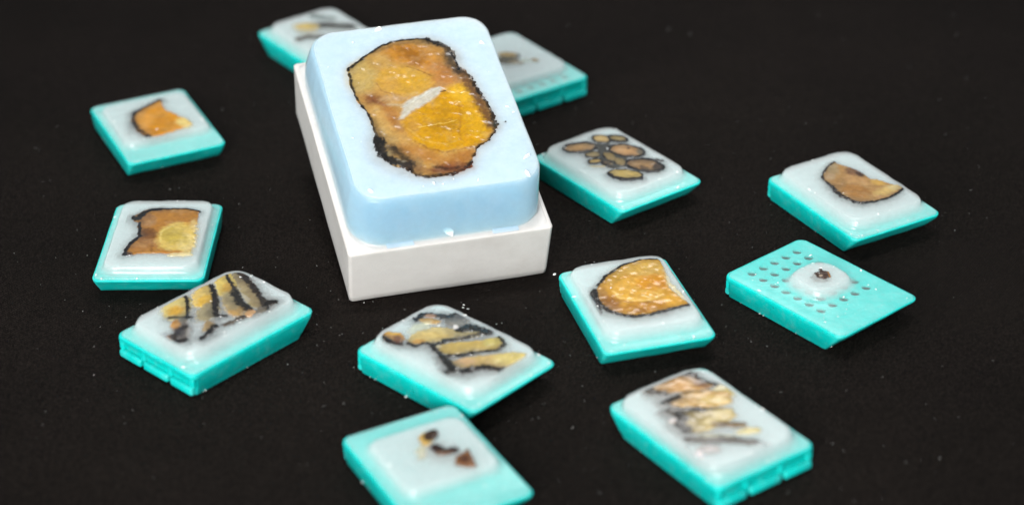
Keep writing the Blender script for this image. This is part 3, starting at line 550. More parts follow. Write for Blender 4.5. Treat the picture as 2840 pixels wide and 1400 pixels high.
   ('s',0.6875,(34,32,34),0.93,0.3,0.25,[-9.75,0.3,-9.16,-0.48,-8.93,-1.63,-9.09,-3.01,-9.6,-4.46,-10.42,-5.8,-11.43,-6.88,-12.53,-7.56,-13.58,-7.76,-14.45,-7.45,-15.05,-6.68,-15.28,-5.54,-15.13,-4.15,-14.62,-2.69,-13.8,-1.34,-12.77,-0.26,-11.67,0.42,-10.62,0.61,-9.75,0.3,-9.16,-0.48]),
  ],
  [
   ('b',0,(196,158,88),0.96,0.25,0.09,[-10.5,6.2,-10.0,5.4,-10.0,4.4,-10.5,3.5,-11.4,2.7,-12.6,2.2,-13.7,2.2,-14.6,2.6,-15.1,3.4,-15.1,4.4,-14.6,5.4,-13.7,6.2,-12.6,6.6,-11.4,6.7]),
   ('b',0,(223,181,104),0.6,0.8,0.28,[-11.3,5.2,-11.1,4.7,-11.2,4.2,-11.5,3.6,-12.0,3.2,-12.7,2.9,-13.3,2.8,-13.8,3.0,-14.0,3.4,-14.0,4.0,-13.6,4.5,-13.1,5.0,-12.4,5.3,-11.8,5.4]),
   ('s',0.5,(34,32,34),0.93,0.3,0.25,[-10.54,6.22,-10.11,5.63,-9.97,4.9,-10.15,4.11,-10.61,3.36,-11.32,2.74,-12.17,2.32,-13.07,2.16,-13.91,2.27,-14.59,2.64,-15.03,3.23,-15.17,3.96,-15.0,4.75,-14.53,5.51,-13.82,6.13,-12.97,6.55,-12.06,6.71,-11.22,6.59,-10.54,6.22,-10.11,5.63]),
  ],
  [
   ('b',0,(156,132,78),0.96,0.25,0.09,[-7.9,9.9,-7.5,9.2,-7.6,8.3,-8.2,7.3,-9.2,6.5,-10.4,6.0,-11.4,6.0,-12.3,6.3,-12.7,7.0,-12.5,8.0,-11.9,8.9,-10.9,9.7,-9.8,10.2,-8.7,10.3]),
   ('b',0,(179,153,93),0.6,0.8,0.28,[-8.8,8.9,-8.6,8.5,-8.7,8.0,-9.1,7.4,-9.7,7.0,-10.4,6.6,-11.0,6.5,-11.4,6.7,-11.6,7.1,-11.5,7.6,-11.1,8.2,-10.5,8.6,-9.8,8.9,-9.2,9.0]),
   ('s',0.75,(34,32,34),0.93,0.3,0.25,[-7.86,9.93,-7.52,9.4,-7.49,8.72,-7.76,7.97,-8.32,7.23,-9.08,6.6,-9.96,6.16,-10.86,5.95,-11.66,6.01,-12.27,6.32,-12.62,6.85,-12.65,7.54,-12.38,8.3,-11.82,9.03,-11.05,9.66,-10.17,10.1,-9.27,10.31,-8.47,10.25,-7.86,9.93,-7.52,9.4]),
  ],
  [
   ('b',0,(182,134,82),0.96,0.25,0.09,[1.0,8.6,1.7,7.3,1.5,5.7,0.4,4.0,-1.3,2.6,-3.3,1.8,-5.2,1.7,-6.7,2.3,-7.4,3.6,-7.2,5.3,-6.1,7.0,-4.4,8.4,-2.4,9.2,-0.5,9.3]),
   ('b',0,(208,155,98),0.6,0.8,0.28,[-0.6,6.8,-0.3,6.1,-0.5,5.2,-1.1,4.2,-2.2,3.4,-3.3,2.8,-4.4,2.7,-5.2,3.0,-5.5,3.7,-5.3,4.6,-4.6,5.5,-3.6,6.4,-2.4,6.9,-1.3,7.1]),
   ('b',0,(60,44,36),0.9,0.4,0.14,[-3.2,7.3,-3.0,7.0,-2.9,6.7,-2.9,6.5,-3.0,6.3,-3.2,6.2,-3.5,6.3,-3.8,6.5,-4.1,6.7,-4.2,7.0,-4.2,7.3,-4.1,7.4,-3.8,7.5,-3.5,7.5]),
   ('b',0,(96,92,80),0.8,0.6,0.21,[-0.0,9.5,0.7,8.8,1.2,8.0,1.4,7.4,1.1,7.0,0.5,7.0,-0.4,7.3,-1.3,7.9,-2.1,8.7,-2.6,9.5,-2.7,10.1,-2.4,10.5,-1.8,10.5,-0.9,10.2]),
   ('s',0.75,(34,32,34),0.93,0.3,0.25,[0.99,8.62,1.61,7.67,1.69,6.45,1.23,5.12,0.28,3.83,-1.05,2.74,-2.59,1.97,-4.16,1.63,-5.58,1.75,-6.67,2.31,-7.31,3.27,-7.4,4.49,-6.94,5.84,-5.98,7.14,-4.64,8.24,-3.09,9.0,-1.51,9.34,-0.09,9.2,0.99,8.62,1.61,7.67]),
  ],
  [
   ('b',0,(150,112,68),0.96,0.25,0.09,[11.0,7.5,11.7,6.2,11.4,4.5,10.3,2.7,8.5,1.2,6.4,0.3,4.4,0.1,2.9,0.8,2.2,2.1,2.4,3.8,3.6,5.6,5.4,7.1,7.5,8.0,9.5,8.2]),
   ('b',0,(173,131,82),0.6,0.8,0.28,[9.3,5.5,9.6,4.8,9.4,3.9,8.6,2.9,7.6,2.0,6.3,1.4,5.2,1.2,4.4,1.5,4.1,2.2,4.4,3.1,5.1,4.2,6.2,5.1,7.4,5.7,8.6,5.8]),
   ('b',0,(50,42,42),0.85,0.7,0.24,[11.0,7.2,11.9,6.3,12.3,5.4,12.3,4.6,11.9,4.0,11.2,3.9,10.2,4.2,9.2,4.8,8.4,5.7,7.9,6.6,7.9,7.4,8.3,8.0,9.1,8.1,10.0,7.9]),
   ('b',0,(64,50,42),0.7,0.7,0.24,[10.1,3.3,10.3,2.7,10.2,2.2,9.7,1.8,8.9,1.6,8.1,1.6,7.2,1.9,6.6,2.4,6.3,2.9,6.5,3.5,7.0,3.9,7.7,4.1,8.6,4.0,9.5,3.7]),
   ('s',0.8,(46,40,42),0.92,0.35,0.3,[2.34,3.1,3.22,6.04,5.74,7.96,7.68,10.02]),
   ('s',0.6875,(34,32,34),0.93,0.3,0.25,[11.01,7.5,11.61,6.52,11.65,5.26,11.12,3.86,10.1,2.5,8.69,1.33,7.07,0.5,5.43,0.11,3.97,0.19,2.87,0.76,2.25,1.74,2.2,3.01,2.73,4.42,3.77,5.79,5.19,6.97,6.82,7.8,8.47,8.18,9.92,8.08,11.01,7.5,11.61,6.52]),
  ],
  [
   ('b',0,(186,156,80),0.96,0.25,0.09,[11.0,0.0,11.5,-1.0,11.2,-2.6,10.2,-4.2,8.8,-5.8,7.0,-6.9,5.4,-7.2,4.3,-6.9,3.8,-5.8,4.0,-4.3,5.0,-2.6,6.5,-1.0,8.2,0.0,9.8,0.4]),
   ('b',0,(212,179,96),0.6,0.8,0.28,[9.5,-1.9,9.7,-2.4,9.5,-3.3,8.9,-4.3,8.0,-5.2,7.0,-5.9,6.1,-6.2,5.5,-6.0,5.3,-5.5,5.5,-4.6,6.1,-3.6,7.0,-2.7,8.0,-2.0,8.9,-1.7]),
   ('s',0.9,(34,36,48),0.92,0.35,0.3,[4.73,-6.71,6.82,-7.08,8.97,-6.21,11.0,-3.94,11.88,-1.39]),
   ('s',0.4375,(34,32,34),0.93,0.3,0.25,[10.95,0.04,11.41,-0.74,11.41,-1.83,10.95,-3.11,10.09,-4.43,8.94,-5.63,7.62,-6.56,6.3,-7.12,5.14,-7.23,4.27,-6.88,3.8,-6.11,3.8,-5.01,4.26,-3.72,5.12,-2.39,6.28,-1.18,7.61,-0.25,8.93,0.3,10.09,0.4,10.95,0.04,11.41,-0.74]),
  ],
  [
   ('b',0,(150,128,84),0.96,0.25,0.09,[-5.1,-1.3,-4.7,-1.9,-4.6,-2.8,-4.9,-3.8,-5.6,-4.6,-6.4,-5.2,-7.3,-5.3,-8.0,-5.0,-8.4,-4.4,-8.5,-3.5,-8.2,-2.5,-7.5,-1.7,-6.7,-1.1,-5.8,-1.0]),
   ('b',0,(173,148,100),0.6,0.8,0.28,[-5.7,-2.3,-5.5,-2.7,-5.5,-3.2,-5.7,-3.7,-6.1,-4.2,-6.6,-4.6,-7.1,-4.7,-7.4,-4.6,-7.6,-4.2,-7.6,-3.7,-7.4,-3.2,-7.0,-2.7,-6.5,-2.3,-6.1,-2.2]),
   ('s',0.5,(34,32,34),0.93,0.3,0.25,[-5.1,-1.28,-4.72,-1.76,-4.57,-2.4,-4.66,-3.14,-4.97,-3.88,-5.47,-4.53,-6.11,-5.01,-6.79,-5.28,-7.45,-5.28,-8.0,-5.03,-8.38,-4.56,-8.53,-3.91,-8.45,-3.17,-8.13,-2.43,-7.63,-1.78,-6.99,-1.29,-6.3,-1.03,-5.65,-1.03,-5.1,-1.28,-4.72,-1.76]),
  ],
  [
   ('b',0,(184,150,78),0.96,0.25,0.09,[-2.3,-3.4,-1.9,-3.9,-1.8,-4.6,-2.0,-5.5,-2.4,-6.3,-2.9,-6.9,-3.6,-7.1,-4.1,-6.9,-4.5,-6.4,-4.6,-5.6,-4.4,-4.8,-4.0,-4.0,-3.5,-3.4,-2.8,-3.2]),
   ('b',0,(210,173,93),0.6,0.8,0.28,[-2.7,-4.3,-2.5,-4.6,-2.5,-5.0,-2.6,-5.5,-2.8,-6.0,-3.1,-6.3,-3.5,-6.5,-3.8,-6.4,-3.9,-6.2,-4.0,-5.7,-3.9,-5.2,-3.6,-4.8,-3.3,-4.4,-3.0,-4.3]),
   ('s',0.5,(34,32,34),0.93,0.3,0.25,[-2.29,-3.37,-1.98,-3.74,-1.82,-4.28,-1.82,-4.93,-1.99,-5.6,-2.31,-6.21,-2.73,-6.7,-3.21,-7.0,-3.69,-7.08,-4.11,-6.92,-4.42,-6.55,-4.58,-6.01,-4.58,-5.36,-4.41,-4.69,-4.09,-4.07,-3.67,-3.58,-3.19,-3.28,-2.71,-3.21,-2.29,-3.37,-1.98,-3.74]),
  ],
  [
   ('b',0,(140,116,72),0.96,0.25,0.09,[0.7,0.5,1.0,-0.2,0.6,-1.0,-0.3,-1.6,-1.7,-1.9,-3.2,-1.9,-4.5,-1.6,-5.4,-1.0,-5.7,-0.3,-5.3,0.5,-4.3,1.1,-3.0,1.4,-1.5,1.4,-0.2,1.1]),
   ('b',0,(162,135,87),0.6,0.8,0.28,[-0.5,-0.1,-0.4,-0.5,-0.7,-0.9,-1.3,-1.2,-2.1,-1.4,-2.9,-1.5,-3.7,-1.3,-4.1,-1.0,-4.3,-0.7,-4.0,-0.3,-3.4,0.1,-2.6,0.3,-1.7,0.3,-1.0,0.2]),
   ('s',0.375,(34,32,34),0.93,0.3,0.25,[0.68,0.51,0.96,-0.06,0.84,-0.64,0.34,-1.18,-0.47,-1.61,-1.52,-1.87,-2.66,-1.94,-3.77,-1.8,-4.71,-1.47,-5.36,-0.99,-5.65,-0.42,-5.53,0.17,-5.03,0.71,-4.2,1.14,-3.15,1.4,-2.0,1.46,-0.9,1.32,0.03,0.99,0.68,0.51,0.96,-0.06]),
  ],
  [
   ('b',0,(106,82,56),0.96,0.25,0.09,[1.2,-2.5,1.4,-3.0,1.4,-3.6,1.0,-4.1,0.4,-4.5,-0.4,-4.6,-1.1,-4.6,-1.6,-4.3,-1.9,-3.8,-1.9,-3.2,-1.5,-2.7,-0.9,-2.3,-0.1,-2.2,0.6,-2.2]),
   ('b',0,(124,98,69),0.6,0.8,0.28,[0.6,-3.1,0.7,-3.3,0.7,-3.6,0.4,-3.9,0.0,-4.1,-0.4,-4.3,-0.8,-4.3,-1.1,-4.1,-1.2,-3.9,-1.1,-3.6,-0.9,-3.3,-0.5,-3.0,-0.1,-2.9,0.3,-2.9]),
   ('b',0,(196,176,140),0.8,0.4,0.14,[1.3,-1.9,1.7,-2.2,1.9,-2.6,1.9,-3.0,1.7,-3.2,1.4,-3.2,1.0,-3.1,0.5,-2.8,0.2,-2.5,-0.1,-2.1,-0.1,-1.7,0.1,-1.5,0.4,-1.4,0.8,-1.6]),
   ('b',0,(196,166,80),0.6,0.5,0.17,[0.8,-4.9,0.8,-5.2,0.5,-5.8,-0.1,-6.5,-0.9,-7.2,-1.7,-7.7,-2.3,-8.0,-2.6,-8.0,-2.6,-7.7,-2.3,-7.2,-1.7,-6.5,-0.9,-5.8,-0.1,-5.2,0.5,-4.9]),
   ('s',0.5,(34,32,34),0.93,0.3,0.25,[1.15,-2.53,1.39,-2.89,1.43,-3.3,1.27,-3.73,0.93,-4.12,0.44,-4.42,-0.13,-4.59,-0.71,-4.62,-1.24,-4.5,-1.65,-4.25,-1.89,-3.89,-1.93,-3.47,-1.77,-3.04,-1.43,-2.66,-0.94,-2.36,-0.37,-2.18,0.22,-2.15,0.74,-2.27,1.15,-2.53,1.39,-2.89]),
  ],
  [
   ('b',0,(134,112,72),0.96,0.25,0.09,[3.4,0.5,3.8,-0.2,3.7,-0.9,3.1,-1.4,2.2,-1.6,1.1,-1.5,0.0,-1.2,-0.8,-0.6,-1.2,0.2,-1.1,0.8,-0.5,1.3,0.5,1.6,1.6,1.5,2.6,1.1]),
   ('b',0,(155,131,87),0.6,0.8,0.28,[2.6,0.0,2.8,-0.4,2.7,-0.7,2.3,-1.0,1.7,-1.1,1.1,-1.1,0.5,-0.9,0.1,-0.6,-0.1,-0.3,0.0,0.1,0.4,0.4,1.0,0.5,1.6,0.5,2.2,0.3]),
   ('s',0.25,(34,32,34),0.93,0.3,0.25,[3.4,0.49,3.73,-0.06,3.77,-0.61,3.51,-1.08,2.99,-1.43,2.27,-1.62,1.43,-1.61,0.57,-1.41,-0.2,-1.04,-0.79,-0.55,-1.13,-0.0,-1.17,0.55,-0.91,1.03,-0.39,1.38,0.35,1.56,1.19,1.55,2.05,1.35,2.82,0.98,3.4,0.49,3.73,-0.06]),
  ],
 ],
 'I': [
  [
   ('p',0,(186,138,78),0.97,0.35,0.2,[-13.81,4.08,-12.21,4.62,-9.85,5.38,-6.6,6.07,-3.71,6.71,-1.02,6.53,1.59,8.3,4.6,9.74,6.9,12.04,8.32,9.32,9.64,5.46,9.67,2.0,9.04,-1.55,8.38,-4.15,6.47,-4.85,3.17,-6.36,0.57,-5.64,-2.72,-5.04,-5.61,-4.74,-8.27,-4.01,-10.6,-1.65,-12.52,0.41]),
   ('b',0,(170,144,104),0.85,1.2,0.42,[-9.4,2.5,-8.0,1.2,-7.1,-0.2,-6.8,-1.4,-7.3,-2.2,-8.4,-2.4,-9.9,-1.9,-11.5,-1.0,-12.9,0.3,-13.8,1.7,-14.1,2.9,-13.6,3.7,-12.5,3.9,-11.0,3.5]),
   ('b',0,(186,152,116),0.8,1,0.35,[-6.7,-0.8,-6.0,-1.5,-5.6,-2.3,-5.6,-3.1,-5.9,-3.7,-6.6,-3.9,-7.4,-3.8,-8.2,-3.4,-8.9,-2.7,-9.3,-1.9,-9.3,-1.1,-9.0,-0.6,-8.3,-0.3,-7.5,-0.4]),
   ('b',0,(120,76,48),0.85,1.0,0.35,[-3.2,5.8,-2.7,4.8,-2.9,3.9,-3.7,3.1,-5.0,2.7,-6.6,2.6,-8.0,3.0,-9.1,3.8,-9.6,4.7,-9.4,5.6,-8.6,6.4,-7.2,6.9,-5.7,6.9,-4.2,6.5]),
   ('b',0,(66,40,28),0.9,0.7,0.24,[-2.8,6.2,-2.5,5.7,-2.7,5.2,-3.1,4.8,-3.9,4.6,-4.7,4.5,-5.4,4.7,-6.0,5.1,-6.2,5.5,-6.1,6.0,-5.6,6.4,-4.9,6.7,-4.1,6.7,-3.3,6.5]),
   ('b',0,(200,150,92),0.8,1.4,0.49,[1.0,4.6,1.7,3.4,1.7,2.1,0.9,0.7,-0.4,-0.3,-2.1,-0.9,-3.7,-0.8,-5.0,-0.1,-5.8,1.1,-5.8,2.5,-5.0,3.8,-3.7,4.9,-2.0,5.4,-0.3,5.3]),
   ('b',0,(176,118,44),0.85,1.4,0.49,[6.3,1.7,7.1,0.4,7.0,-1.2,6.1,-2.8,4.6,-4.1,2.6,-4.7,0.7,-4.6,-0.9,-3.9,-1.7,-2.5,-1.7,-0.9,-0.7,0.7,0.9,2.0,2.8,2.6,4.8,2.5]),
   ('b',0,(222,172,76),0.8,1,0.35,[3.3,8.5,3.8,7.7,3.8,6.9,3.4,6.0,2.6,5.4,1.6,5.1,0.5,5.2,-0.3,5.7,-0.8,6.5,-0.9,7.4,-0.4,8.2,0.4,8.8,1.4,9.1,2.4,9.0]),
   ('b',0,(226,188,112),0.8,1.3,0.45,[6.7,10.5,7.6,9.5,8.2,7.8,8.6,5.8,8.4,3.9,7.9,2.4,7.1,1.6,6.2,1.8,5.2,2.8,4.6,4.4,4.2,6.4,4.3,8.4,4.9,9.9,5.7,10.6]),
   ('b',0,(226,204,150),0.6,1.3,0.45,[7.2,11.5,7.8,10.7,8.0,9.7,7.9,8.7,7.4,7.9,6.6,7.3,5.7,7.3,4.9,7.6,4.3,8.4,4.0,9.4,4.1,10.4,4.7,11.3,5.4,11.8,6.3,11.9]),
   ('b',0,(160,118,66),0.6,1,0.35,[-2.2,-0.1,-1.2,-1.1,-0.6,-2.2,-0.5,-3.1,-0.9,-3.8,-1.7,-4.0,-2.8,-3.8,-4.0,-3.1,-5.0,-2.1,-5.7,-1.0,-5.8,-0.1,-5.4,0.6,-4.6,0.8,-3.4,0.6]),
   ('s',0.6,(38,30,34),0.95,0.3,0.2,[-13.81,4.08,-12.3,0.25,-10.3,-2.19,-8.51,-3.89,-5.61,-4.74,-2.72,-5.04]),
   ('s',1.0,(30,24,22),0.95,0.35,0.35,[-2.72,-5.04,-0.31,-5.6,2.83,-6.11,4.68,-5.34,7.13,-4.74,8.43,-3.57]),
   ('s',0.6,(34,32,32),0.95,0.3,0.2,[8.43,-3.57,9.47,-0.34,9.9,3.38,9.33,6.96,8.25,9.7,6.98,11.97]),
  ],
 ],
 'J': [
  [
   ('b',0,(120,100,90),0.4,1.0,0.35,[1.3,2.6,1.9,1.5,2.1,0.3,1.7,-0.9,0.9,-1.8,-0.2,-2.3,-1.3,-2.1,-2.3,-1.5,-2.9,-0.4,-3.0,0.8,-2.7,2.0,-1.9,2.9,-0.8,3.4,0.4,3.2]),
   ('p',0,(60,32,16),0.97,0.2,0.15,[-2.88,0.4,-2.41,1.89,-3.11,2.72,-2.8,3.23,-1.72,2.97,-0.83,3.46,0.63,2.54,1.45,1.64,0.93,0.1,-0.15,-0.54,-1.89,-0.31]),
   ('b',0,(170,112,46),0.85,0.3,0.1,[0.4,3.1,1.0,2.6,1.4,2.2,1.6,1.8,1.6,1.6,1.3,1.6,0.8,1.8,0.3,2.1,-0.2,2.6,-0.7,3.0,-0.9,3.4,-0.8,3.6,-0.6,3.6,-0.1,3.4]),
   ('b',0,(206,180,160),0.9,0.15,0.05,[-0.2,0.7,-0.1,0.5,-0.1,0.3,-0.2,0.1,-0.4,-0.0,-0.6,-0.1,-0.8,-0.0,-1.0,0.1,-1.1,0.3,-1.1,0.5,-1.0,0.7,-0.8,0.9,-0.6,0.9,-0.4,0.9]),
  ],
 ],
 'K': [
  [
   ('p',0,(58,58,60),0.85,0.5,0.3,[-5.08,-9.05,-3.45,-10.82,0.86,-12.3,4.88,-12.95,6.58,-11.15,3.56,-9.56,-0.29,-9.82]),
   ('s',0.5,(26,24,24),0.9,0.3,0.3,[-4.86,-9.12,-3.31,-10.36,-0.39,-11.73,3.11,-12.63]),
   ('s',0.6,(34,30,30),0.85,0.4,0.3,[-0.7,-11.19,2.09,-11.32,5.92,-11.05]),
   ('p',0,(208,154,66),0.98,0.35,0.15,[-3.91,-9.17,-7.16,-7.14,-10.24,-4.38,-12.92,-0.97,-14.71,2.17,-15.48,6.29,-14.93,8.94,-13.96,11.31,-9.18,10.56,-4.51,9.71,-0.86,8.94,2.74,9.7,5.8,10.38,8.34,11.74,8.87,8.05,9.54,4.07,10.0,0.2,9.83,-3.45,8.39,-5.94,6.86,-7.91,3.63,-9.34,-0.22,-9.6]),
   ('b',0,(206,166,88),0.8,1.5,0.5,[-10.3,12.0,-8.8,10.9,-7.7,8.9,-7.3,6.4,-7.7,3.8,-8.7,1.6,-10.1,0.3,-11.8,0.2,-13.3,1.2,-14.4,3.2,-14.8,5.8,-14.4,8.4,-13.4,10.6,-12.0,11.8]),
   ('b',0,(196,152,72),0.8,1.3,0.45,[-12.4,1.2,-10.7,1.0,-8.9,0.2,-7.2,-1.1,-5.9,-2.5,-5.4,-3.9,-5.7,-4.8,-6.7,-5.3,-8.4,-5.1,-10.2,-4.3,-11.9,-3.1,-13.2,-1.6,-13.7,-0.3,-13.4,0.7]),
   ('b',0,(226,172,82),0.95,1.0,0.35,[0.1,7.3,2.5,5.9,4.0,3.5,4.4,0.6,3.5,-2.1,1.7,-4.2,-0.9,-5.2,-3.6,-5.0,-6.0,-3.6,-7.6,-1.1,-8.0,1.7,-7.1,4.5,-5.2,6.6,-2.6,7.6]),
   ('b',0,(214,146,48),0.85,1.6,0.5,[-2.8,8.9,-1.2,7.9,-0.2,6.4,0.2,4.7,-0.3,3.1,-1.5,1.9,-3.2,1.3,-5.0,1.5,-6.7,2.5,-7.7,3.9,-8.1,5.7,-7.6,7.3,-6.4,8.6,-4.7,9.1]),
   ('b',0,(196,128,36),0.7,1.2,0.42,[-2.2,9.4,-1.1,8.8,-0.3,8.1,0.0,7.3,-0.2,6.6,-0.9,6.1,-1.9,6.0,-3.1,6.2,-4.2,6.7,-5.0,7.5,-5.3,8.3,-5.1,9.0,-4.4,9.5,-3.4,9.6]),
   ('b',0,(150,96,44),0.85,1.4,0.49,[4.6,-5.2,5.4,-6.1,5.4,-7.2,4.6,-8.2,3.2,-9.1,1.5,-9.6,-0.3,-9.5,-1.7,-9.1,-2.5,-8.2,-2.5,-7.1,-1.7,-6.1,-0.3,-5.2,1.5,-4.7,3.2,-4.8]),
   ('b',0,(186,136,76),0.8,1,0.35,[-2.1,-6.5,-0.9,-7.0,0.1,-7.8,0.5,-8.5,0.3,-9.1,-0.4,-9.5,-1.6,-9.5,-3.0,-9.2,-4.3,-8.7,-5.2,-7.9,-5.6,-7.2,-5.5,-6.6,-4.7,-6.2,-3.5,-6.2]),
   ('b',0,(176,126,86),0.7,0.9,0.32,[6.9,-5.5,7.4,-6.1,7.5,-6.8,7.1,-7.7,6.3,-8.5,5.3,-9.1,4.3,-9.3,3.4,-9.2,2.9,-8.7,2.8,-7.9,3.2,-7.0,4.0,-6.2,5.0,-5.6,6.1,-5.4]),
   ('b',0,(190,132,48),0.9,1.2,0.42,[7.6,6.7,8.5,5.8,9.1,3.7,9.2,0.9,8.8,-2.1,8.0,-4.6,7.0,-6.2,5.8,-6.6,4.9,-5.6,4.3,-3.5,4.2,-0.7,4.6,2.2,5.4,4.8,6.4,6.4]),
   ('b',0,(160,104,30),0.7,0.8,0.28,[8.5,0.5,9.0,0.1,9.2,-0.5,9.3,-1.3,9.0,-2.1,8.6,-2.8,8.0,-3.1,7.4,-3.1,6.9,-2.8,6.6,-2.1,6.6,-1.3,6.8,-0.5,7.3,0.1,7.9,0.5]),
   ('b',0,(226,170,72),0.8,1.2,0.42,[7.4,9.5,8.2,8.8,8.5,7.8,8.1,6.8,7.3,5.9,6.1,5.3,4.7,5.2,3.5,5.5,2.6,6.2,2.3,7.2,2.6,8.3,3.5,9.1,4.8,9.7,6.1,9.8]),
   ('s',0.5,(246,206,130),0.85,0.5,0.2,[-2.6,-4.83,0.42,-4.31,2.38,-2.21,3.92,1.02,3.37,4.21,1.99,6.44]),  # shiny crescent: a highlight painted into the slice's colour
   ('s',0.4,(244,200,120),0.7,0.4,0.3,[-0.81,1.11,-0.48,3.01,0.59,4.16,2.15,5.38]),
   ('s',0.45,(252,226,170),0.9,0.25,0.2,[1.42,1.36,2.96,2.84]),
   ('s',0.5,(150,100,40),0.5,0.6,0.2,[0.79,-5.44,3.54,-2.6,5.0,0.65,4.81,3.96]),
   ('p',0,(222,206,170),0.75,1.2,0.3,[-9.18,10.56,-1.82,10.55,4.36,11.9,8.06,11.59,3.67,9.63,-1.36,8.87]),
   ('s',0.7,(40,34,26),0.95,0.35,0.22,[-13.87,11.28,-14.93,8.94,-15.3,6.23,-14.44,2.08,-12.83,-1.0,-10.0,-4.71,-6.35,-7.65]),
   ('s',1.0,(26,22,20),0.96,0.35,0.25,[-4.57,-8.96,-1.19,-9.66,2.14,-9.6,5.18,-8.84]),
   ('s',0.85,(42,32,24),0.95,0.35,0.25,[5.27,-8.87,7.56,-7.14,9.87,-3.47,10.04,0.18,9.63,4.05]),
   ('s',0.75,(34,32,30),0.93,0.4,0.2,[9.63,4.05,8.95,8.02,8.42,11.7]),
  ],
 ],
 'L': [
  [
   ('p',0,(200,152,90),0.95,0.8,0.3,[16.06,5.42,17.52,0.85,17.37,-3.51,15.56,-7.25,12.07,-7.89,8.48,-9.11,8.88,-5.28,11.28,-0.34,12.92,3.13]),
   ('b',0,(226,172,108),0.9,0.9,0.32,[12.1,-3.7,11.5,-3.0,11.3,-1.9,11.5,-0.9,12.2,-0.0,13.1,0.5,14.0,0.6,14.9,0.2,15.5,-0.6,15.7,-1.6,15.5,-2.7,14.8,-3.6,13.9,-4.1,13.0,-4.1]),
   ('b',0,(150,96,60),0.8,0.8,0.28,[8.9,-6.9,8.7,-6.4,9.0,-5.8,9.6,-5.3,10.4,-5.0,11.4,-4.9,12.2,-5.1,12.8,-5.5,13.0,-6.1,12.8,-6.6,12.2,-7.1,11.3,-7.4,10.4,-7.5,9.5,-7.3]),
   ('s',1.1,(50,38,32),0.9,0.7,0.4,[15.21,5.07,16.85,4.46,17.46,1.59,17.18,-1.28,17.1,-3.64,15.33,-6.73]),
   ('s',1.1,(56,46,40),0.9,0.7,0.4,[15.56,-7.25,12.86,-6.8,10.65,-7.77,8.45,-8.74]),
   ('s',1.0,(70,56,44),0.85,0.7,0.3,[16.1,5.05,14.24,4.13,12.76,2.92]),
  ],
  [
   ('b',0,(206,186,126),0.75,1.5,0.5,[2.9,-10.6,2.4,-9.5,2.5,-8.3,3.4,-7.3,4.7,-6.6,6.2,-6.4,7.7,-6.7,8.8,-7.5,9.4,-8.5,9.2,-9.7,8.4,-10.8,7.1,-11.4,5.5,-11.6,4.0,-11.3]),
   ('p',0,(210,166,100),0.93,1,0.3,[9.63,5.07,10.72,0.11,8.51,-4.97,4.49,-9.27,1.46,-7.77,1.62,-2.74,5.98,3.25]),
   ('b',0,(222,188,112),0.8,1.3,0.45,[1.5,-7.8,1.0,-6.9,1.1,-5.5,1.7,-3.9,2.7,-2.5,4.0,-1.5,5.2,-1.1,6.1,-1.3,6.6,-2.2,6.6,-3.6,5.9,-5.2,4.9,-6.6,3.6,-7.6,2.4,-8.0]),
   ('b',0,(150,122,84),0.7,0.8,0.28,[7.5,-6.6,7.4,-6.0,7.7,-4.8,8.4,-3.3,9.3,-1.7,10.3,-0.5,11.1,0.3,11.6,0.4,11.8,-0.2,11.5,-1.4,10.8,-2.9,9.9,-4.4,8.9,-5.7,8.0,-6.5]),
   ('s',1.4,(60,50,44),0.9,0.7,0.3,[9.79,5.28,9.77,3.26,9.76,1.22]),
  ],
  [
   ('p',0,(206,180,116),0.92,1,0.3,[4.47,5.14,2.27,0.14,-0.71,-5.95,-3.83,-4.7,-4.57,-1.01,-4.32,5.54,-2.49,8.07]),
   ('b',0,(186,160,88),0.8,1.3,0.45,[-2.0,2.6,-3.0,3.8,-3.6,5.1,-3.6,6.3,-3.0,7.2,-1.9,7.5,-0.6,7.2,0.8,6.4,1.9,5.2,2.5,3.9,2.5,2.6,1.9,1.8,0.8,1.5,-0.6,1.8]),
   ('s',1.55,(54,46,40),0.92,0.7,0.4,[6.59,6.48,5.15,2.9,2.61,0.21]),
   ('s',1.2,(140,124,96),0.7,0.9,0.3,[2.19,-1.16,1.0,-3.6]),
   ('s',1.9,(56,46,36),0.9,0.9,0.4,[4.26,5.65,2.33,5.35,1.23,7.75,-1.47,7.92]),
   ('b',0,(240,226,226),0.9,0.6,0.21,[2.7,7.4,2.3,7.8,2.2,8.3,2.2,8.7,2.5,9.0,2.9,9.2,3.3,9.1,3.8,8.9,4.1,8.5,4.3,8.1,4.2,7.6,4.0,7.3,3.6,7.1,3.1,7.2]),
   ('s',1.5,(112,82,26),0.9,0.9,0.3,[-3.56,1.55,-4.69,-0.23,-7.25,-3.52]),
   ('b',0,(76,52,10),0.8,0.7,0.24,[-5.3,-1.1,-5.6,-0.7,-5.6,-0.2,-5.5,0.4,-5.1,0.8,-4.7,1.1,-4.2,1.2,-3.8,1.0,-3.5,0.7,-3.4,0.1,-3.6,-0.4,-3.9,-0.9,-4.4,-1.2,-4.9,-1.3]),
   ('b',0,(226,206,146),0.85,1.2,0.42,[-11.2,-5.9,-11.6,-5.2,-11.7,-4.1,-11.3,-2.8,-10.7,-1.5,-9.8,-0.6,-9.0,-0.1,-8.3,-0.3,-7.9,-1.0,-7.9,-2.1,-8.2,-3.4,-8.9,-4.7,-9.7,-5.6,-10.5,-6.1]),
  ],
  [
   ('b',0,(176,166,130),0.6,1.2,0.42,[-9.9,0.1,-10.1,0.9,-9.6,2.4,-8.6,4.2,-7.2,6.1,-5.8,7.6,-4.6,8.5,-3.8,8.5,-3.7,7.7,-4.2,6.3,-5.2,4.4,-6.6,2.5,-8.0,1.0,-9.2,0.1]),
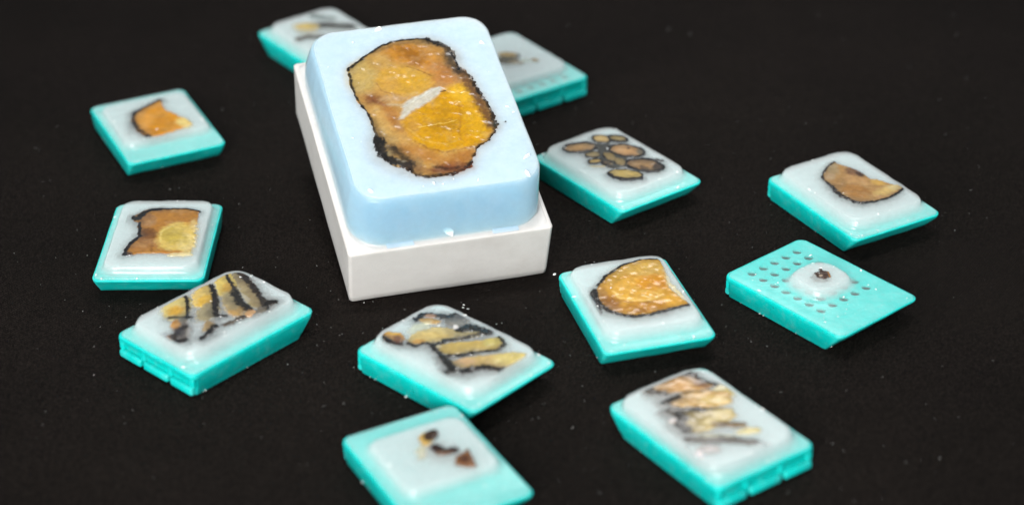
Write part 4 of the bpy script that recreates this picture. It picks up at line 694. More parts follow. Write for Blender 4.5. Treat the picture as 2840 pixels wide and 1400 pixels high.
   ('s',1.5,(84,76,70),0.9,0.9,0.4,[-4.44,9.99,-6.83,7.61,-9.02,4.06,-11.09,1.75,-13.64,-1.15]),
   ('b',0,(56,50,50),0.8,0.7,0.24,[-9.9,2.8,-10.1,3.2,-10.1,3.7,-9.9,4.3,-9.5,4.9,-9.0,5.3,-8.5,5.4,-8.1,5.3,-7.9,4.9,-7.9,4.4,-8.1,3.8,-8.6,3.2,-9.1,2.8,-9.5,2.7]),
   ('s',1.0,(104,116,126),0.75,1,0.3,[-15.04,-2.32,-16.78,-3.2,-18.43,-2.45,-19.07,-0.71]),
   ('b',0,(176,158,156),0.7,1.3,0.45,[-11.4,6.4,-11.9,7.1,-11.9,8.2,-11.5,9.3,-10.8,10.3,-9.8,11.0,-8.9,11.2,-8.1,11.0,-7.7,10.3,-7.7,9.2,-8.1,8.1,-8.8,7.1,-9.8,6.4,-10.7,6.1]),
   ('b',0,(240,224,226),0.9,0.9,0.32,[-11.0,10.8,-11.4,11.3,-11.6,11.9,-11.6,12.5,-11.3,12.9,-10.8,13.1,-10.2,13.0,-9.6,12.7,-9.2,12.2,-8.9,11.6,-9.0,11.0,-9.3,10.6,-9.8,10.4,-10.4,10.5]),
   ('s',1.0,(150,160,160),0.5,1.2,0.3,[-6.38,11.88,-10.07,13.56,-12.37,14.11]),
  ],
 ],
 'A': [
  [
   ('b',0,(220,190,116),0.9,1.5,0.5,[5.9,-0.8,5.1,0.3,4.9,1.8,5.5,3.5,6.8,5.1,8.4,6.2,10.0,6.6,11.4,6.3,12.3,5.2,12.4,3.7,11.8,2.0,10.6,0.4,9.0,-0.7,7.3,-1.2]),
   ('s',2.2,(58,52,38),0.9,1,0.4,[6.36,-1.76,4.25,-4.09,1.95,-6.3,-0.11,-8.2]),
   ('s',2.0,(120,136,136),0.75,1.3,0.4,[14.52,-3.19,12.26,-4.54,9.29,-6.82]),
  ],
  [
   ('s',2.0,(74,64,52),0.9,1,0.4,[1.73,11.07,2.16,9.02,1.72,6.59,-1.23,2.78]),
   ('s',1.5,(140,146,136),0.6,1.3,0.3,[1.23,11.16,-0.75,13.04,-3.68,14.39]),
   ('b',0,(196,180,140),0.5,1.4,0.49,[2.9,1.3,2.4,2.1,2.5,3.3,3.2,4.7,4.2,6.0,5.5,7.1,6.7,7.6,7.6,7.5,8.1,6.7,8.0,5.5,7.3,4.1,6.3,2.8,5.0,1.7,3.8,1.2]),
  ],
 ],
 'B': [
  [
   ('b',0,(92,88,76),0.92,1,0.35,[-3.3,-0.9,-4.2,0.2,-4.5,1.7,-4.1,3.3,-3.1,4.7,-1.7,5.6,-0.1,5.8,1.3,5.3,2.2,4.2,2.5,2.7,2.1,1.0,1.1,-0.3,-0.3,-1.2,-1.9,-1.4]),
   ('b',0,(172,146,96),0.92,0.7,0.24,[-0.2,-2.6,-0.6,-1.9,-0.5,-0.8,0.0,0.3,1.0,1.4,2.2,2.1,3.4,2.4,4.3,2.1,4.7,1.4,4.7,0.3,4.1,-0.8,3.1,-1.9,1.9,-2.6,0.7,-2.9]),
   ('b',0,(70,64,54),0.85,0.6,0.21,[-0.9,-2.7,-1.3,-2.3,-1.5,-1.9,-1.5,-1.4,-1.3,-1.1,-0.9,-1.0,-0.4,-1.0,0.2,-1.3,0.6,-1.7,0.8,-2.1,0.8,-2.6,0.6,-2.9,0.2,-3.1,-0.4,-3.0]),
   ('b',0,(130,112,82),0.7,0.7,0.24,[-5.3,-0.7,-5.6,-0.2,-5.6,0.5,-5.2,1.4,-4.6,2.2,-3.9,2.8,-3.2,3.1,-2.6,3.0,-2.3,2.5,-2.4,1.8,-2.7,0.9,-3.3,0.1,-4.1,-0.5,-4.8,-0.8]),
  ],
  [
   ('b',0,(160,132,88),0.92,0.7,0.24,[-6.9,-5.4,-7.2,-5.0,-7.3,-4.5,-7.1,-4.0,-6.6,-3.6,-6.0,-3.4,-5.4,-3.4,-4.9,-3.6,-4.6,-4.0,-4.5,-4.5,-4.8,-5.0,-5.2,-5.4,-5.8,-5.6,-6.4,-5.6]),
   ('b',0,(190,196,176),0.5,1,0.35,[-5.2,-3.6,-5.7,-3.1,-5.8,-2.4,-5.6,-1.6,-5.1,-1.0,-4.5,-0.6,-3.7,-0.5,-3.1,-0.7,-2.7,-1.2,-2.6,-1.9,-2.7,-2.7,-3.2,-3.3,-3.9,-3.7,-4.6,-3.8]),
  ],
 ],
}



TISSUE_TONE = 0.74


def seg_dist(px_, py_, pts, closed):
    best = np.full(px_.shape, 1e9)
    n = len(pts)
    for i in range(n if closed else n - 1):
        ax, ay = pts[i]; bx, by = pts[(i + 1) % n]
        dx, dy = bx - ax, by - ay
        L = dx * dx + dy * dy + 1e-12
        t = np.clip(((px_ - ax) * dx + (py_ - ay) * dy) / L, 0, 1)
        best = np.minimum(best, np.hypot(px_ - ax - t * dx, py_ - ay - t * dy))
    return best


def inside(px_, py_, pts):
    c = np.zeros(px_.shape, bool)
    n = len(pts)
    for i in range(n):
        ax, ay = pts[i]; bx, by = pts[(i + 1) % n]
        cond = (ay > py_) != (by > py_)
        xi = (bx - ax) * (py_ - ay) / (by - ay + 1e-12) + ax
        c ^= cond & (px_ < xi)
    return c


def tissue(name, prims, z, parent, step, seed, relief=0.16, soft=1.0, clip=None, sink=0.5, sat=1.0, wide=1.22, bleed=1.0, tone=1.0):
    allp = np.concatenate([np.array(q[6]).reshape(-1, 2) for q in prims])
    pad = 1.6
    x0, y0 = allp.min(0) - pad; x1, y1 = allp.max(0) + pad
    nx = int((x1 - x0) / step) + 2; ny = int((y1 - y0) / step) + 2
    X, Y = np.meshgrid(x0 + step * np.arange(nx), y0 + step * np.arange(ny))
    wx = X + 0.25 * fbm(X / 1.5, Y / 1.5, seed + 40, 2); wy = Y + 0.25 * fbm(X / 1.5, Y / 1.5, seed + 50, 2)
    C = np.zeros(X.shape + (3,)); A = np.zeros(X.shape)
    steps = []
    for q in prims:                            # dark rinds bleed softly into the flesh beside them
        if q[0] == 's' and sum(q[2]) < 190 and q[1] >= 0.45:
            steps.append(('s', q[1] * 2.6 + 0.3, tuple(int(v * 1.15 + 26) for v in q[2]), 0.3 * bleed, 2.2, q[5] * 1.5, q[6]))
        if q[0] == 's' and sum(q[2]) < 190: q = q[:2] + (tuple(int(v * 0.5) for v in q[2]), min(1.0, q[3] * 1.06)) + q[4:]
        steps.append(q)
    for k, (kind, w, c, al, so, ji, flat) in enumerate(steps):
        pts = np.array(flat).reshape(-1, 2)
        if kind == 's':
            w = w * wide
            d = w / 2 - seg_dist(wx, wy, pts, False)
            so = min(so, w * 1.2) * soft
        else:
            d = seg_dist(wx, wy, pts, True)
            d = np.where(inside(wx, wy, pts), d, -d)
            so = so * soft
            if kind == 'b': d = d - so * 0.15
        d = d + ji * 1.6 * fbm(X / 0.7, Y / 0.7, seed + 7 * k, 3)
        t = np.clip(d / max(so, 0.05) + 0.5, 0, 1)
        a = al * t * t * (3 - 2 * t)
        cc = np.array([lin(v) for v in c])
        Ao = a + A * (1 - a)
        C = (cc * a[..., None] + C * (A * (1 - a))[..., None]) / np.maximum(Ao, 1e-6)[..., None]
        A = Ao
    if clip:                                   # nothing reaches past the wax it is cast in
        cx0, cx1, cy0, cy1, cr = clip
        qx = np.abs(X - (cx0 + cx1) / 2) - (cx1 - cx0) / 2 + cr; qy = np.abs(Y - (cy0 + cy1) / 2) - (cy1 - cy0) / 2 + cr
        dd = np.hypot(np.maximum(qx, 0), np.maximum(qy, 0)) + np.minimum(np.maximum(qx, qy), 0) - cr
        A = A * np.clip((-dd - 0.45) / 0.9, 0, 1)
    # mottling of the flesh itself
    lum = np.clip(C.mean(-1, keepdims=True) * 5, 0, 1)
    haze = np.clip(fbm(X / 2.3, Y / 2.3, seed + 60, 4) * 1.3, 0, 1)[..., None] * 0.16      # milky where wax has soaked in
    C = C * (1 - haze * lum) + haze * lum * np.array([0.72, 0.62, 0.42])
    st = fbm(X / 2.2 + Y / 3.0, Y / 0.45 - X / 0.6, seed + 66, 3)
    mo = 1 + 0.09 * st + 0.22 * fbm(X / 1.1, Y / 1.1, seed + 90, 4) + 0.04 * fbm(X / 0.35, Y / 0.35, seed + 95, 2)
    g = C.mean(-1, keepdims=True)
    C = np.clip((g + (C - g) * sat) * np.array([0.97, 1.03, 1.0]) * TISSUE_TONE * tone * mo[..., None], 0, 1)
    # flush where it was cut, sinking into the wax where it thins out
    H = z + 0.07 + relief * A * (0.4 + 0.8 * fbm(X / 2.2, Y / 2.2, seed + 70, 2)) - sink * np.clip(1 - A * 1.08, 0, 1)
    A = np.clip(A * 1.35, 0, 1)
    keep = A > 0.03
    idx = -np.ones(X.shape, int)
    cell = keep[:-1, :-1] | keep[1:, :-1] | keep[:-1, 1:] | keep[1:, 1:]
    use = np.zeros(X.shape, bool)
    use[:-1, :-1] |= cell; use[1:, :-1] |= cell; use[:-1, 1:] |= cell; use[1:, 1:] |= cell
    idx[use] = np.arange(use.sum())
    jj, ii = np.nonzero(cell)
    quads = np.stack([idx[jj, ii], idx[jj, ii + 1], idx[jj + 1, ii + 1], idx[jj + 1, ii]], 1)
    v = np.stack([X[use], Y[use], H[use]], 1)
    n = len(v)
    # a real slice: side walls and an underside sunk in the wax
    e = {}
    for q in quads.tolist():
        for k in range(4):
            a, b = q[k], q[(k + 1) % 4]
            if (b, a) in e: del e[(b, a)]
            else: e[(a, b)] = 1
    ring = sorted({a for a, b in e} | {b for a, b in e})
    low = {a: n + k for k, a in enumerate(ring)}
    vb = v[ring].copy(); vb[:, 2] = np.minimum(vb[:, 2] - 0.15, z - 1.6)
    faces = quads.tolist() + [(b, a, low[a], low[b]) for a, b in e]
    v = np.concatenate([v, vb])
    colr = np.concatenate([C[use], C[use][ring]])
    alp = np.concatenate([A[use], A[use][ring]])
    return new_obj(name, v, faces, M['tissue'], parent, colours=np.concatenate([colr, alp[:, None]], 1))


def flakes(name, spots, parent, seed, elong=None):
    """thin irregular shavings: spots = (x, y, z, size)"""
    rnd = random.Random(seed)
    V = []; F = []
    for x, y, z, s in spots:
        n = rnd.randint(3, 6); a0 = rnd.uniform(0, 6.3); el = rnd.uniform(0.15, 0.6); tilt = rnd.uniform(-0.3, 0.3)
        if elong: el = elong; n = 6
        b = len(V); h = s * rnd.uniform(0.12, 0.3)
        for lev in (0, 1):
            for k in range(n):
                a = 6.283 * k / n + rnd.uniform(-0.3, 0.3); r = s * 0.5 * rnd.uniform(0.6, 1.1) * (1 if lev == 0 else 0.75)
                px_, py_ = r * math.cos(a), r * el * math.sin(a)
                V.append((x + px_ * math.cos(a0) - py_ * math.sin(a0), y + px_ * math.sin(a0) + py_ * math.cos(a0),
                          z + lev * h + (px_ * tilt if lev else 0)))
        F.append(tuple(reversed(range(b, b + n)))); F.append(tuple(range(b + n, b + 2 * n)))
        for k in range(n):
            F.append((b + k, b + (k + 1) % n, b + n + (k + 1) % n, b + n + k))
    return new_obj(name, V, F, M['flake'], parent, smooth=False)


# ------------------------------------------------------------------ a small cassette
TOP = 6.0


def cassette_mesh(holes, seed, material):
    prof = [  # z, hinge x, slant x, half width, corner radius
        (0.0, -18.55, 14.3, 13.45, 0.5), (0.12, -18.7, 14.6, 13.6, 0.6), (1.5, -18.75, 15.9, 13.72, 0.7),
        (1.62, -18.75, 16.0, 13.9, 0.8), (4.55, -18.8, 18.75, 14.12, 1.2), (4.7, -19.75, 18.9, 14.2, 1.5),
        (5.0, -19.95, 19.35, 14.28, 1.8), (5.75, -20.0, 19.98, 14.3, 2.3), (5.93, -19.93, 19.95, 14.24, 2.3), (TOP, -19.75, 19.8, 14.08, 2.2)]
    rings = []
    for z, xh, xs_, hy, r in prof:
        ring = []
        for i, (x, y) in enumerate(rrect(xh, xs_, -hy, hy, r)):
            n = fbm(np.array(x / 4.0 + seed * 3.1), np.array(y / 4.0 + z * 0.6), seed, 2)
            k = 1 + 0.0035 * float(n)
            if xs_ < 19 and x > 12:          # the sloping end is scuffed
                x = x + 0.22 * float(fbm(np.array(y / 1.1), np.array(z * 1.3 + seed), seed + 3, 2))
            ring.append((x * k, y * k, z))
        rings.append(ring)
    v, f = loft(rings, close_top=not holes)
    if holes:
        n0 = (len(rings) - 1) * len(rings[0]); nr = len(rings[0])
        bm = bmesh.new()
        bv = [bm.verts.new(q) for q in v]
        for q in f: bm.faces.new([bv[i] for i in q])
        edges = [bm.edges.get((bv[n0 + i], bv[n0 + (i + 1) % nr])) for i in range(nr)]
        loops = []
        for ix in range(7):
            for iy in range(5):
                cx, cy = -15.7 + 3.93 * ix, -8.25 + 4.12 * iy
                L = [bm.verts.new((cx + 1.25 * math.cos(R(30 * k)), cy + 1.25 * math.sin(R(30 * k)), TOP)) for k in range(12)]
                edges += [bm.edges.new((L[k], L[(k + 1) % 12])) for k in range(12)]
                loops.append(L)
        bmesh.ops.triangle_fill(bm, edges=edges, use_beauty=True, use_dissolve=False)
        for fc in list(bm.faces):                      # keep the wells open
            if all(q.co.z > TOP - 0.01 for q in fc.verts):
                c = fc.calc_center_median()
                for ix in range(7):
                    for iy in range(5):
                        if math.hypot(c.x - (-15.7 + 3.93 * ix), c.y - (-8.25 + 4.12 * iy)) < 1.0:
                            if fc.is_valid: bm.faces.remove(fc)
                            break
                    if not fc.is_valid: break
        for L in loops:
            D = [bm.verts.new((q.co.x, q.co.y, TOP - 0.75)) for q in L]
            for k in range(12):
                bm.faces.new((L[k], L[(k + 1) % 12], D[(k + 1) % 12], D[k]))
        bmesh.ops.recalc_face_normals(bm, faces=bm.faces)
        bm.verts.index_update()
        v = [tuple(q.co) for q in bm.verts]; f = [tuple(q.index for q in fc.verts) for fc in bm.faces]
        bm.free()
    me = bpy.data.meshes.new('cassette_tray')
    me.from_pydata([(a * S, b * S, c * S) for a, b, c in v], [], f)
    for pl in me.polygons: pl.use_smooth = len(pl.vertices) == 4
    me.materials.append(material); me.update()
    return me


def bar_mesh(name, x0, x1, y0, y1, z0, z1, r, material):
    """a soft-edged bar along y"""
    rings = []
    for y, k in ((y0, 0.6), (y0 + r * 0.3, 0.85), (y0 + r, 1.0), (y1 - r, 1.0), (y1 - r * 0.3, 0.85), (y1, 0.6)):
        cx, cz = (x0 + x1) / 2, (z0 + z1) / 2
        ring = []
        for (a, b) in rrect(x0, x1, z0, z1, min(r, (x1 - x0) * .45, (z1 - z0) * .45), 4):
            ring.append((cx + (a - cx) * k, y, cz + (b - cz) * k))
        rings.append(ring)
    v, f = loft(rings)
    me = bpy.data.meshes.new(name)
    me.from_pydata([(a * S, b * S, c * S) for a, b, c in v], [], [tuple(reversed(q)) for q in f])
    for pl in me.polygons: pl.use_smooth = len(pl.vertices) == 4
    me.materials.append(material); me.update()
    return me


LIPS = [bar_mesh('hinge_lip', -20.1, -18.5, a, b, 0.1, 2.3, 0.6, M['teal']) for a, b in ((-13.5, -5.5), (-4.5, 4.5), (5.5, 13.5))]
RIBS = [bar_mesh('hinge_rib', -19.5, -18.6, a - 0.8, a + 0.8, 2.0, 4.75, 0.3, M['teal']) for a in (-13.0, -5.0, 5.0, 13.0)]


def wax_mesh(name, parent, x0, x1, y0, y1, r, hw, seed, film=0.16, matk='wax', base=TOP, fx=(-19.6, 19.65), fy=13.95, fr=2.1,
             foot=1.9, prof=((1.0, 0.0), (.72, .05), (.48, .15), (.3, .3), (.24, .5), (.16, .72), (.07, .9)), chips=0.22, wob=0.0, key_in=1.0):
    F = fy
    rings = []; cutv = []

    def add(o, z, op, jit=0.0, zj=0.0):
        ring = []
        for (x, y) in o:
            n = float(fbm(np.array(x / 1.7 + seed), np.array(y / 1.7 + z), seed, 3))
            m_ = float(fbm(np.array(x / 5 + seed), np.array(y / 5 - z), seed + 5, 2))
            cx, cy = (x0 + x1) / 2, (y0 + y1) / 2
            L = math.hypot(x - cx, y - cy) + 1e-6
            cutv.append(op)
            ring.append((x + (x - cx) / L * n * jit, y + (y - cy) / L * n * jit, z + zj * m_))
        rings.append(ring)
    lo = rrect(fx[0], fx[1], -F, F, fr)
    add(rrect(fx[0] + .35, fx[1] - 1.1, -F + .35, F - .35, fr), base - key_in, 0.0)     # keyed into the tray
    add(rrect(fx[0] + .12, fx[1] - .2, -F + .12, F - .12, fr), base - min(.1, key_in * .5), 0.0)
    add(lo, base + 0.05, 0.0)
    add(rrect(fx[0] + .25, fx[1] - .25, -F + .25, F - .25, fr), base + film, 0.0, 0.05, 0.03)
    e = foot
    lim = lambda g: (max(x0 - g, fx[0] + .5), min(x1 + g, fx[1] - .5), max(y0 - g, -F + .5), min(y1 + g, F - .5))
    mid = lambda a, b: a + (b - a) * 0.5
    a, b, c, d = lim(e)
    add(rrect(mid(fx[0] + .3, a), mid(fx[1] - .3, b), mid(-F + .3, c), mid(F - .3, d), mid(fr, r)), base + film + .02, 0.0, 0.06, 0.05)
    for g, zz in prof:
        a, b, c, d = lim(e * g)
        add(rrect(a, b, c, d, r + e * g * .55), base + film + .03 + (hw - film - .03) * zz, 0.0, 0.08 + wob * .5)
    add(rrect(x0 + .02, x1 - .02, y0 + .02, y1 - .02, r), base + hw * 0.965, 0.0, chips + wob)
    add(rrect(x0 + .18, x1 - .18, y0 + .18, y1 - .18, r), base + hw * 0.995, 0.6, chips * .8 + wob)
    add(rrect(x0 + .5, x1 - .5, y0 + .5, y1 - .5, r), base + hw, 1.0, 0.1 + wob)
    ix, iy = (x1 - x0) * .5, (y1 - y0) * .5
    for g in (0.8, 0.55, 0.3, 0.1):
        cx, cy = (x0 + x1) / 2, (y0 + y1) / 2
        add(rrect(cx - ix * g, cx + ix * g, cy - iy * g, cy + iy * g, r * g), base + hw, 1.0)
    v, f = loft(rings)
    return new_obj(name, v, f, M[matk], parent, attrs={'cut': cutv})


MESH_PLAIN = [cassette_mesh(False, s, M['teal']) for s in (1, 2, 3)]
MESH_HOLES = cassette_mesh(True, 4, M['teal'])

# key: (x, y, angle, wax rectangle, corner radius, wax height, film, holes, tissue part name, label)
BLOCKS = {
    'A': (-55.6, 621.0, 126.0, (-17, 17, -11.5, 11.5), 4.0, 3.0, .44, False, 'tissue_strip',
          'blurred teal cassette with striped tissue, half hidden behind the left of the big blue block'),
    'B': (0.7, 602.1, 124.5, (-14, 15.4, -10.8, 11.6), 3.6, 3.0, .44, True, 'tissue_piece',
          'blurred teal cassette with small grey specimen, behind the right of the big blue block'),
    'C': (-101.53, 565.44, -64.9, (-14, 11.8, -12, 12), 2.6, 2.6, .44, False, 'tissue_slice',
          'teal cassette with orange tissue chip edged black on one side, at the upper far left'),
    'D': (-92.12, 498.69, -91.07, (-16.8, 17.6, -11.3, 12.0), 3.2, 3.0, .44, False, 'tissue_slice',
          'teal cassette with amber quarter slice and wavy black rind, square to the camera'),
    'E': (-72.71, 458.44, 47.14, (-16.6, 17.6, -10.6, 12.4), 4.4, 3.28, .44, False, 'tissue_strip',
          'teal cassette with four dark edged upright strips, at the lower left'),
    'F': (-13.82, 441.64, -43.4, (-17.9, 16.2, -11, 12), 4.6, 3.0, .44, False, 'tissue_strip',
          'teal cassette with zebra like layered tissue strips, just in front of the big blue block'),
    'G': (-17.4, 397.5, -62.18, (-12.4, 9.0, -11, 11.4), 3.0, 2.6, .44, False, 'tissue_piece',
          'teal cassette with three small brown specks, cut off by the bottom edge of the photo'),
    'H': (29.25, 535.21, -53.94, (-18.2, 16, -12, 11.8), 4.4, 2.8, .44, False, 'tissue_round',
          'teal cassette with a cluster of small dark rimmed rounds in its wax'),
    'I': (91.77, 518.28, -60.67, (-18.2, 16, -11.7, 11.9), 4.4, 2.9, .44, False, 'tissue_slice',
          'teal cassette with a brown half moon tissue slice, at the upper far right'),
    'J': (77.17, 471.7, -50.03, (-6.6, 5.2, -5.8, 6.8), 4.4, 2.6, .09, True, 'tissue_piece',
          'teal cassette with rows of holes and one tiny dark speck in a small wax mound'),
    'K': (30.38, 464.33, -74.68, (-17.2, 15.4, -11.9, 12.1), 3.6, 3.0, .44, False, 'tissue_slice',
          'teal cassette with glossy amber half oval slice outlined in black'),
    'L': (44.35, 411.57, 124.67, (-17.2, 17.6, -11.4, 13.2), 4.8, 3.0, .44, False, 'tissue_strip',
          'teal cassette with blurred tan layered strips, nearest the camera at lower right'),
}
PART_LABELS = {}
rnd = random.Random(11)
for bi, (key, (x, y, ang, wr, wrad, hw, film, holes, tname, label)) in enumerate(BLOCKS.items()):
    root = bpy.data.objects.new('tissue_cassette', None)
    root.empty_display_size = 0.01
    col.objects.link(root)
    root.location = (x * S, y * S, 0)
    root.rotation_euler = (0, 0, R(ang))
    tag(root, label, 'cassette', 'small teal cassettes on the black cloth')
    tray = bpy.data.objects.new('cassette_tray', MESH_HOLES if holes else MESH_PLAIN[bi % 3])
    col.objects.link(tray); tray.parent = root
    for me in LIPS:
        o = bpy.data.objects.new('hinge_lip', me); col.objects.link(o); o.parent = tray
    for me in RIBS:
        o = bpy.data.objects.new('hinge_rib', me); col.objects.link(o); o.parent = tray
    fwx = {'L': (-19.6, 19.65)}.get(key, (-19.6, 19.65))
    wax_mesh('wax_block', root, *wr, wrad, hw, 20 + bi, film=film, fx=fwx, foot={'E': 2.6, 'F': 2.6, 'L': 2.4, 'J': 2.8, 'D': 2.0}.get(key, 2.1),
             wob={'J': .1}.get(key, .28), key_in=.06 if holes else 1.0)
    for pi, prims in enumerate(TISSUE[key]):
        tissue(tname, prims, TOP + hw, root, 0.2, 100 + 31 * bi + 7 * pi, relief=0.12, soft={'D': 1.35, 'K': 1.35, 'I': 1.3, 'H': 1.0, 'J': 1.0, 'B': 1.2, 'G': 1.0, 'C': 1.6}.get(key, 1.35), wide={'E': 1.4, 'F': 1.4, 'L': 1.4, 'H': 1.35, 'G': 1.3, 'A': 1.3}.get(key, 1.15), clip=(*wr, wrad), sat={'K': 1.1, 'C': 1.1, 'D': 1.0, 'H': .9, 'I': .95}.get(key, 1.0), bleed={'G': 0.4, 'E': 1.2, 'F': 1.2, 'L': 1.2}.get(key, 1.0))
    # loose shavings stuck to wax and film
    spots = []
    for k in range(58):
        s = rnd.choice((.25, .3, .35, .4, .45, .5, .6, .9, 1.3)) * rnd.uniform(.7, 1.2)
        q = rnd.random()
        if q < .14:
            spots.append((rnd.uniform(wr[0] + 1, wr[1] - 1), rnd.uniform(wr[2] + 1, wr[3] - 1), TOP + hw + .06, s * .7))
        elif q < .34:                                    # along the cut rim
            if rnd.random() < .5: spots.append((rnd.choice((wr[0] + .5, wr[1] - .5)), rnd.uniform(wr[2] + 3, wr[3] - 3), TOP + hw, s))
            else: spots.append((rnd.uniform(wr[0] + 3, wr[1] - 3), rnd.choice((wr[2] + .5, wr[3] - .5)), TOP + hw, s))
        elif q < .46:                                    # hanging on the foot of the tray
            if rnd.random() < .4: spots.append((14.3, rnd.uniform(-13, 13), .05, s))
            else: spots.append((rnd.uniform(-17, 13), rnd.choice((-13.6, 13.6)), .05, s))
        else:
            side = rnd.random()
            if side < .5: spots.append((rnd.uniform(wr[1] + 1.5, 19.2), rnd.uniform(-13, 13), TOP + .17, s))
            elif side < .75: spots.append((rnd.uniform(-18, 18), rnd.choice((-1, 1)) * rnd.uniform(12.9, 13.8), TOP + .16, s))
            else: spots.append((rnd.uniform(-19, wr[0] - .7), rnd.uniform(-12, 12), TOP + .17, s))
    tag(flakes('wax_shavings', spots, root, 300 + bi), kind='stuff')

# ------------------------------------------------------------------ the big block
BW, BL, BH = 52.786, 75.0, 17.1
yaw, tilt = 0.2525, 0.26522
big = bpy.data.objects.new('large_cassette', None)
big.empty_display_size = 0.01
col.objects.link(big)
rot = Matrix.Rotation(yaw, 4, 'Z') @ Matrix.Rotation(tilt, 4, 'X')
corner = Matrix.Translation((-41.697 * S, 476.171 * S, 0.0))
big.matrix_world = corner @ rot @ Matrix.Translation((BW / 2 * S, BL / 2 * S, 0))
tag(big, 'large white cassette with pale blue wax and a big amber tissue slice', 'cassette')
rings = []
hx, hy = BW / 2, BL / 2
for z, ox, oy, r in ((0.0, .8, .7, .7), (.25, .45, .4, .9), (2.0, .35, .3, 1.0), (16.3, .02, .02, 1.0), (16.75, 0.0, 0.0, 1.0), (17.0, .12, .12, 1.0), (17.1, .35, .35, .9)):
    ring = []
    for (x, y) in rrect(-hx + ox, hx - ox, -hy + oy, hy - oy, r):
        n = float(fbm(np.array(x / 6 + 4), np.array(y / 6 + z * .3), 33, 2))
        if z < .3: n += 1.2 * float(fbm(np.array(x / 1.6), np.array(y / 1.6), 35, 2))
        ring.append((x * (1 + .003 * n), y * (1 + .003 * n), z))
    rings.append(ring)
v, f = loft(rings)
base = new_obj('cassette_base', v, f, M['white'], big)
wb = wax_mesh('wax_block', big, -22.9, 24.8, -32.5, 33.4, 6.8, 13.0, 77, film=.02, matk='wax_blue', base=BH,
              fx=(-25.4, 25.4), fy=36.5, fr=2.2, foot=5.0, chips=.12, wob=.15,
              prof=((1.0, 0.0), (.84, .03), (.7, .07), (.57, .15), (.43, .36), (.29, .6), (.17, .81), (.09, .925), (.03, .97)))
for a, b in ((-16.4, -9.5), (10.9, 17.6)):      # wax run into two notches of the rim
    lo_, hi_ = BH - .4, BH + .3
    o = new_obj('rim_notch', [(a, -36.85, lo_), (b, -36.85, lo_), (b, -35.3, lo_), (a, -35.3, lo_), (a, -36.85, BH + .12), (b, -36.85, BH + .12),
                              (b, -35.3, hi_), (a, -35.3, hi_)],
                [(3, 2, 1, 0), (4, 5, 6, 7), (0, 1, 5, 4), (1, 2, 6, 5), (2, 3, 7, 6), (3, 0, 4, 7)], M['notch'], base, smooth=False)
for pi, prims in enumerate(TISSUE['M']):
    tissue('tissue_slice', prims, BH + 13.0, big, 0.17, 900 + pi, relief=0.16, soft=1.55, sat=1.06, tone=.96, wide=1.15)
spots = [(-4.3, 31.9, 0, 2.0), (-12, 27.8, 0, .7), (21.7, 21.5, 0, 1.6), (21.8, -4.8, 0, 1.1), (22, -24.5, 0, 2.2), (20.7, -30.6, 0, 1.9),
         (-3.2, -29.4, 0, 1.3), (7.9, -30.4, 0, 1.2), (-19.6, -9.1, 0, .8), (-19.3, -29, 0, 1.7), (-20.4, 19.2, 0, .5), (23.0, -7.2, 0, .7),
         (-6, -29.9, 0, .6), (-1, -30, 0, .7), (2, -28.7, 0, .5)]
spots = [(a, b, BH + 13.0, s * 1.35) for a, b, _, s in spots]
for k in range(26):
    spots.append((rnd.uniform(-20, 22), rnd.uniform(-30, 31), BH + 12.98, rnd.uniform(.15, .4)))
tag(flakes('wax_shavings', spots, big, 400), kind='stuff')
tag(flakes('wax_chip', [(-.1, -34.6, BH + .75, 3.9)], big, 4, elong=.7), 'white wax chip on the front rim')

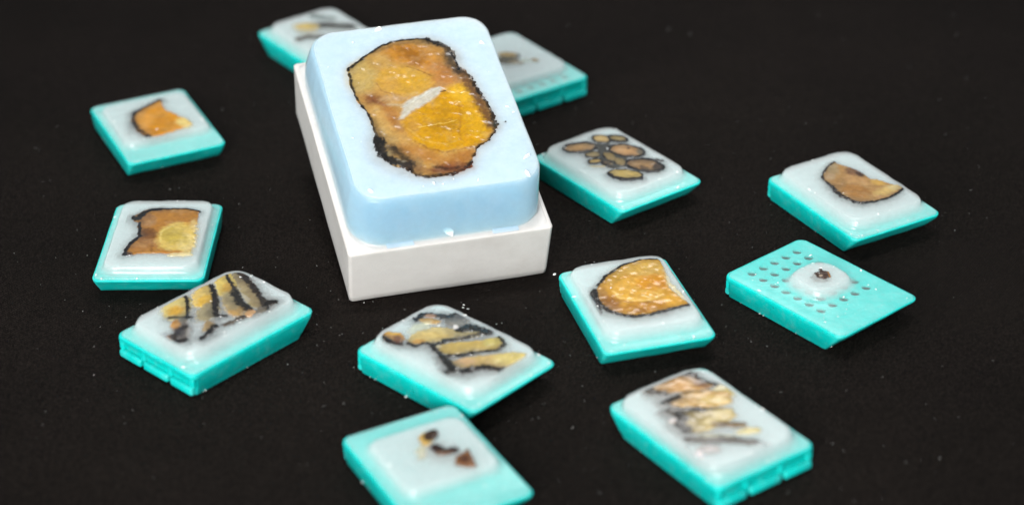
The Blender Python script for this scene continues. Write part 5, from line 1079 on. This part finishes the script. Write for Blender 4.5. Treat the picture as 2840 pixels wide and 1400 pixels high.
# ------------------------------------------------------------------ the prop under the big block
prop = bpy.data.objects.new('mustard_prop', None)
prop.empty_display_size = 0.01
col.objects.link(prop)
pa = R(-67.0)
prop.location = (-17.0 * S, 549.0 * S, 0)
prop.rotation_euler = (0, 0, pa)
tag(prop, 'mustard yellow cassette hidden under the big block, one corner just showing', 'cassette')
rings = [[(x, y, z) for x, y in rrect(-14 + o, 14 - o, -20 + o, 19 - o, 1.5)] for z, o in ((0, .4), (.3, 0), (5.2, 0), (5.5, .4))]
v, f = loft(rings); new_obj('prop_tray', v, f, M['mustard'], prop)
rings = [[(x, y, z) for x, y in rrect(-13 + o, 12 - o, -18 + o, 11 - o, 1.5)] for z, o in ((5.52, .2), (5.7, 0), (13.0, .2), (13.2, .6))]
v, f = loft(rings); new_obj('prop_lid', v, f, M['mustard'], prop)

# ------------------------------------------------------------------ crumbs on the cloth
spots = [(-12.4, 475.0, 0, .7), (-12.6, 473.7, 0, .8), (-11.3, 473.0, 0, .9), (-4.1, 465.7, 0, .8), (-2.8, 466.1, 0, .5),
         (-59.1, 459.9, 0, .9), (-37.7, 476.8, 0, .6), (-35.5, 477.2, 0, .5), (11.0, 489.4, 0, 1.3)]
foot_prints = [(q[0], q[1], R(q[2])) for q in BLOCKS.values()]


def clear(x, y):
    for cx, cy, t in foot_prints:
        dx, dy = x - cx, y - cy
        a = dx * math.cos(t) + dy * math.sin(t); b = -dx * math.sin(t) + dy * math.cos(t)
        if abs(a) < 20.4 and abs(b) < 14.7: return False
    dx, dy = x + 41.7, y - 476.2
    a = dx * math.cos(yaw) + dy * math.sin(yaw); b = -dx * math.sin(yaw) + dy * math.cos(yaw)
    return not (-.6 < a < 53.4 and -.6 < b < 76)


while len(spots) < 520:
    if rnd.random() < .72:
        cx, cy, t = rnd.choice(foot_prints)
        x = cx + rnd.gauss(0, 22); y = cy + rnd.gauss(0, 19)
    else:
        x = rnd.uniform(-150, 150); y = rnd.uniform(370, 660)
    if clear(x, y):
        spots.append((x, y, 0, rnd.choice((.14, .16, .18, .22, .28)) * rnd.uniform(.7, 1.3)))
spots = [(a, b, -.12, s) for a, b, _, s in spots]
cr = flakes('wax_crumbs', spots, None, 500)
tag(cr, 'tiny white wax crumbs scattered over the black cloth', 'crumbs', kind='stuff')
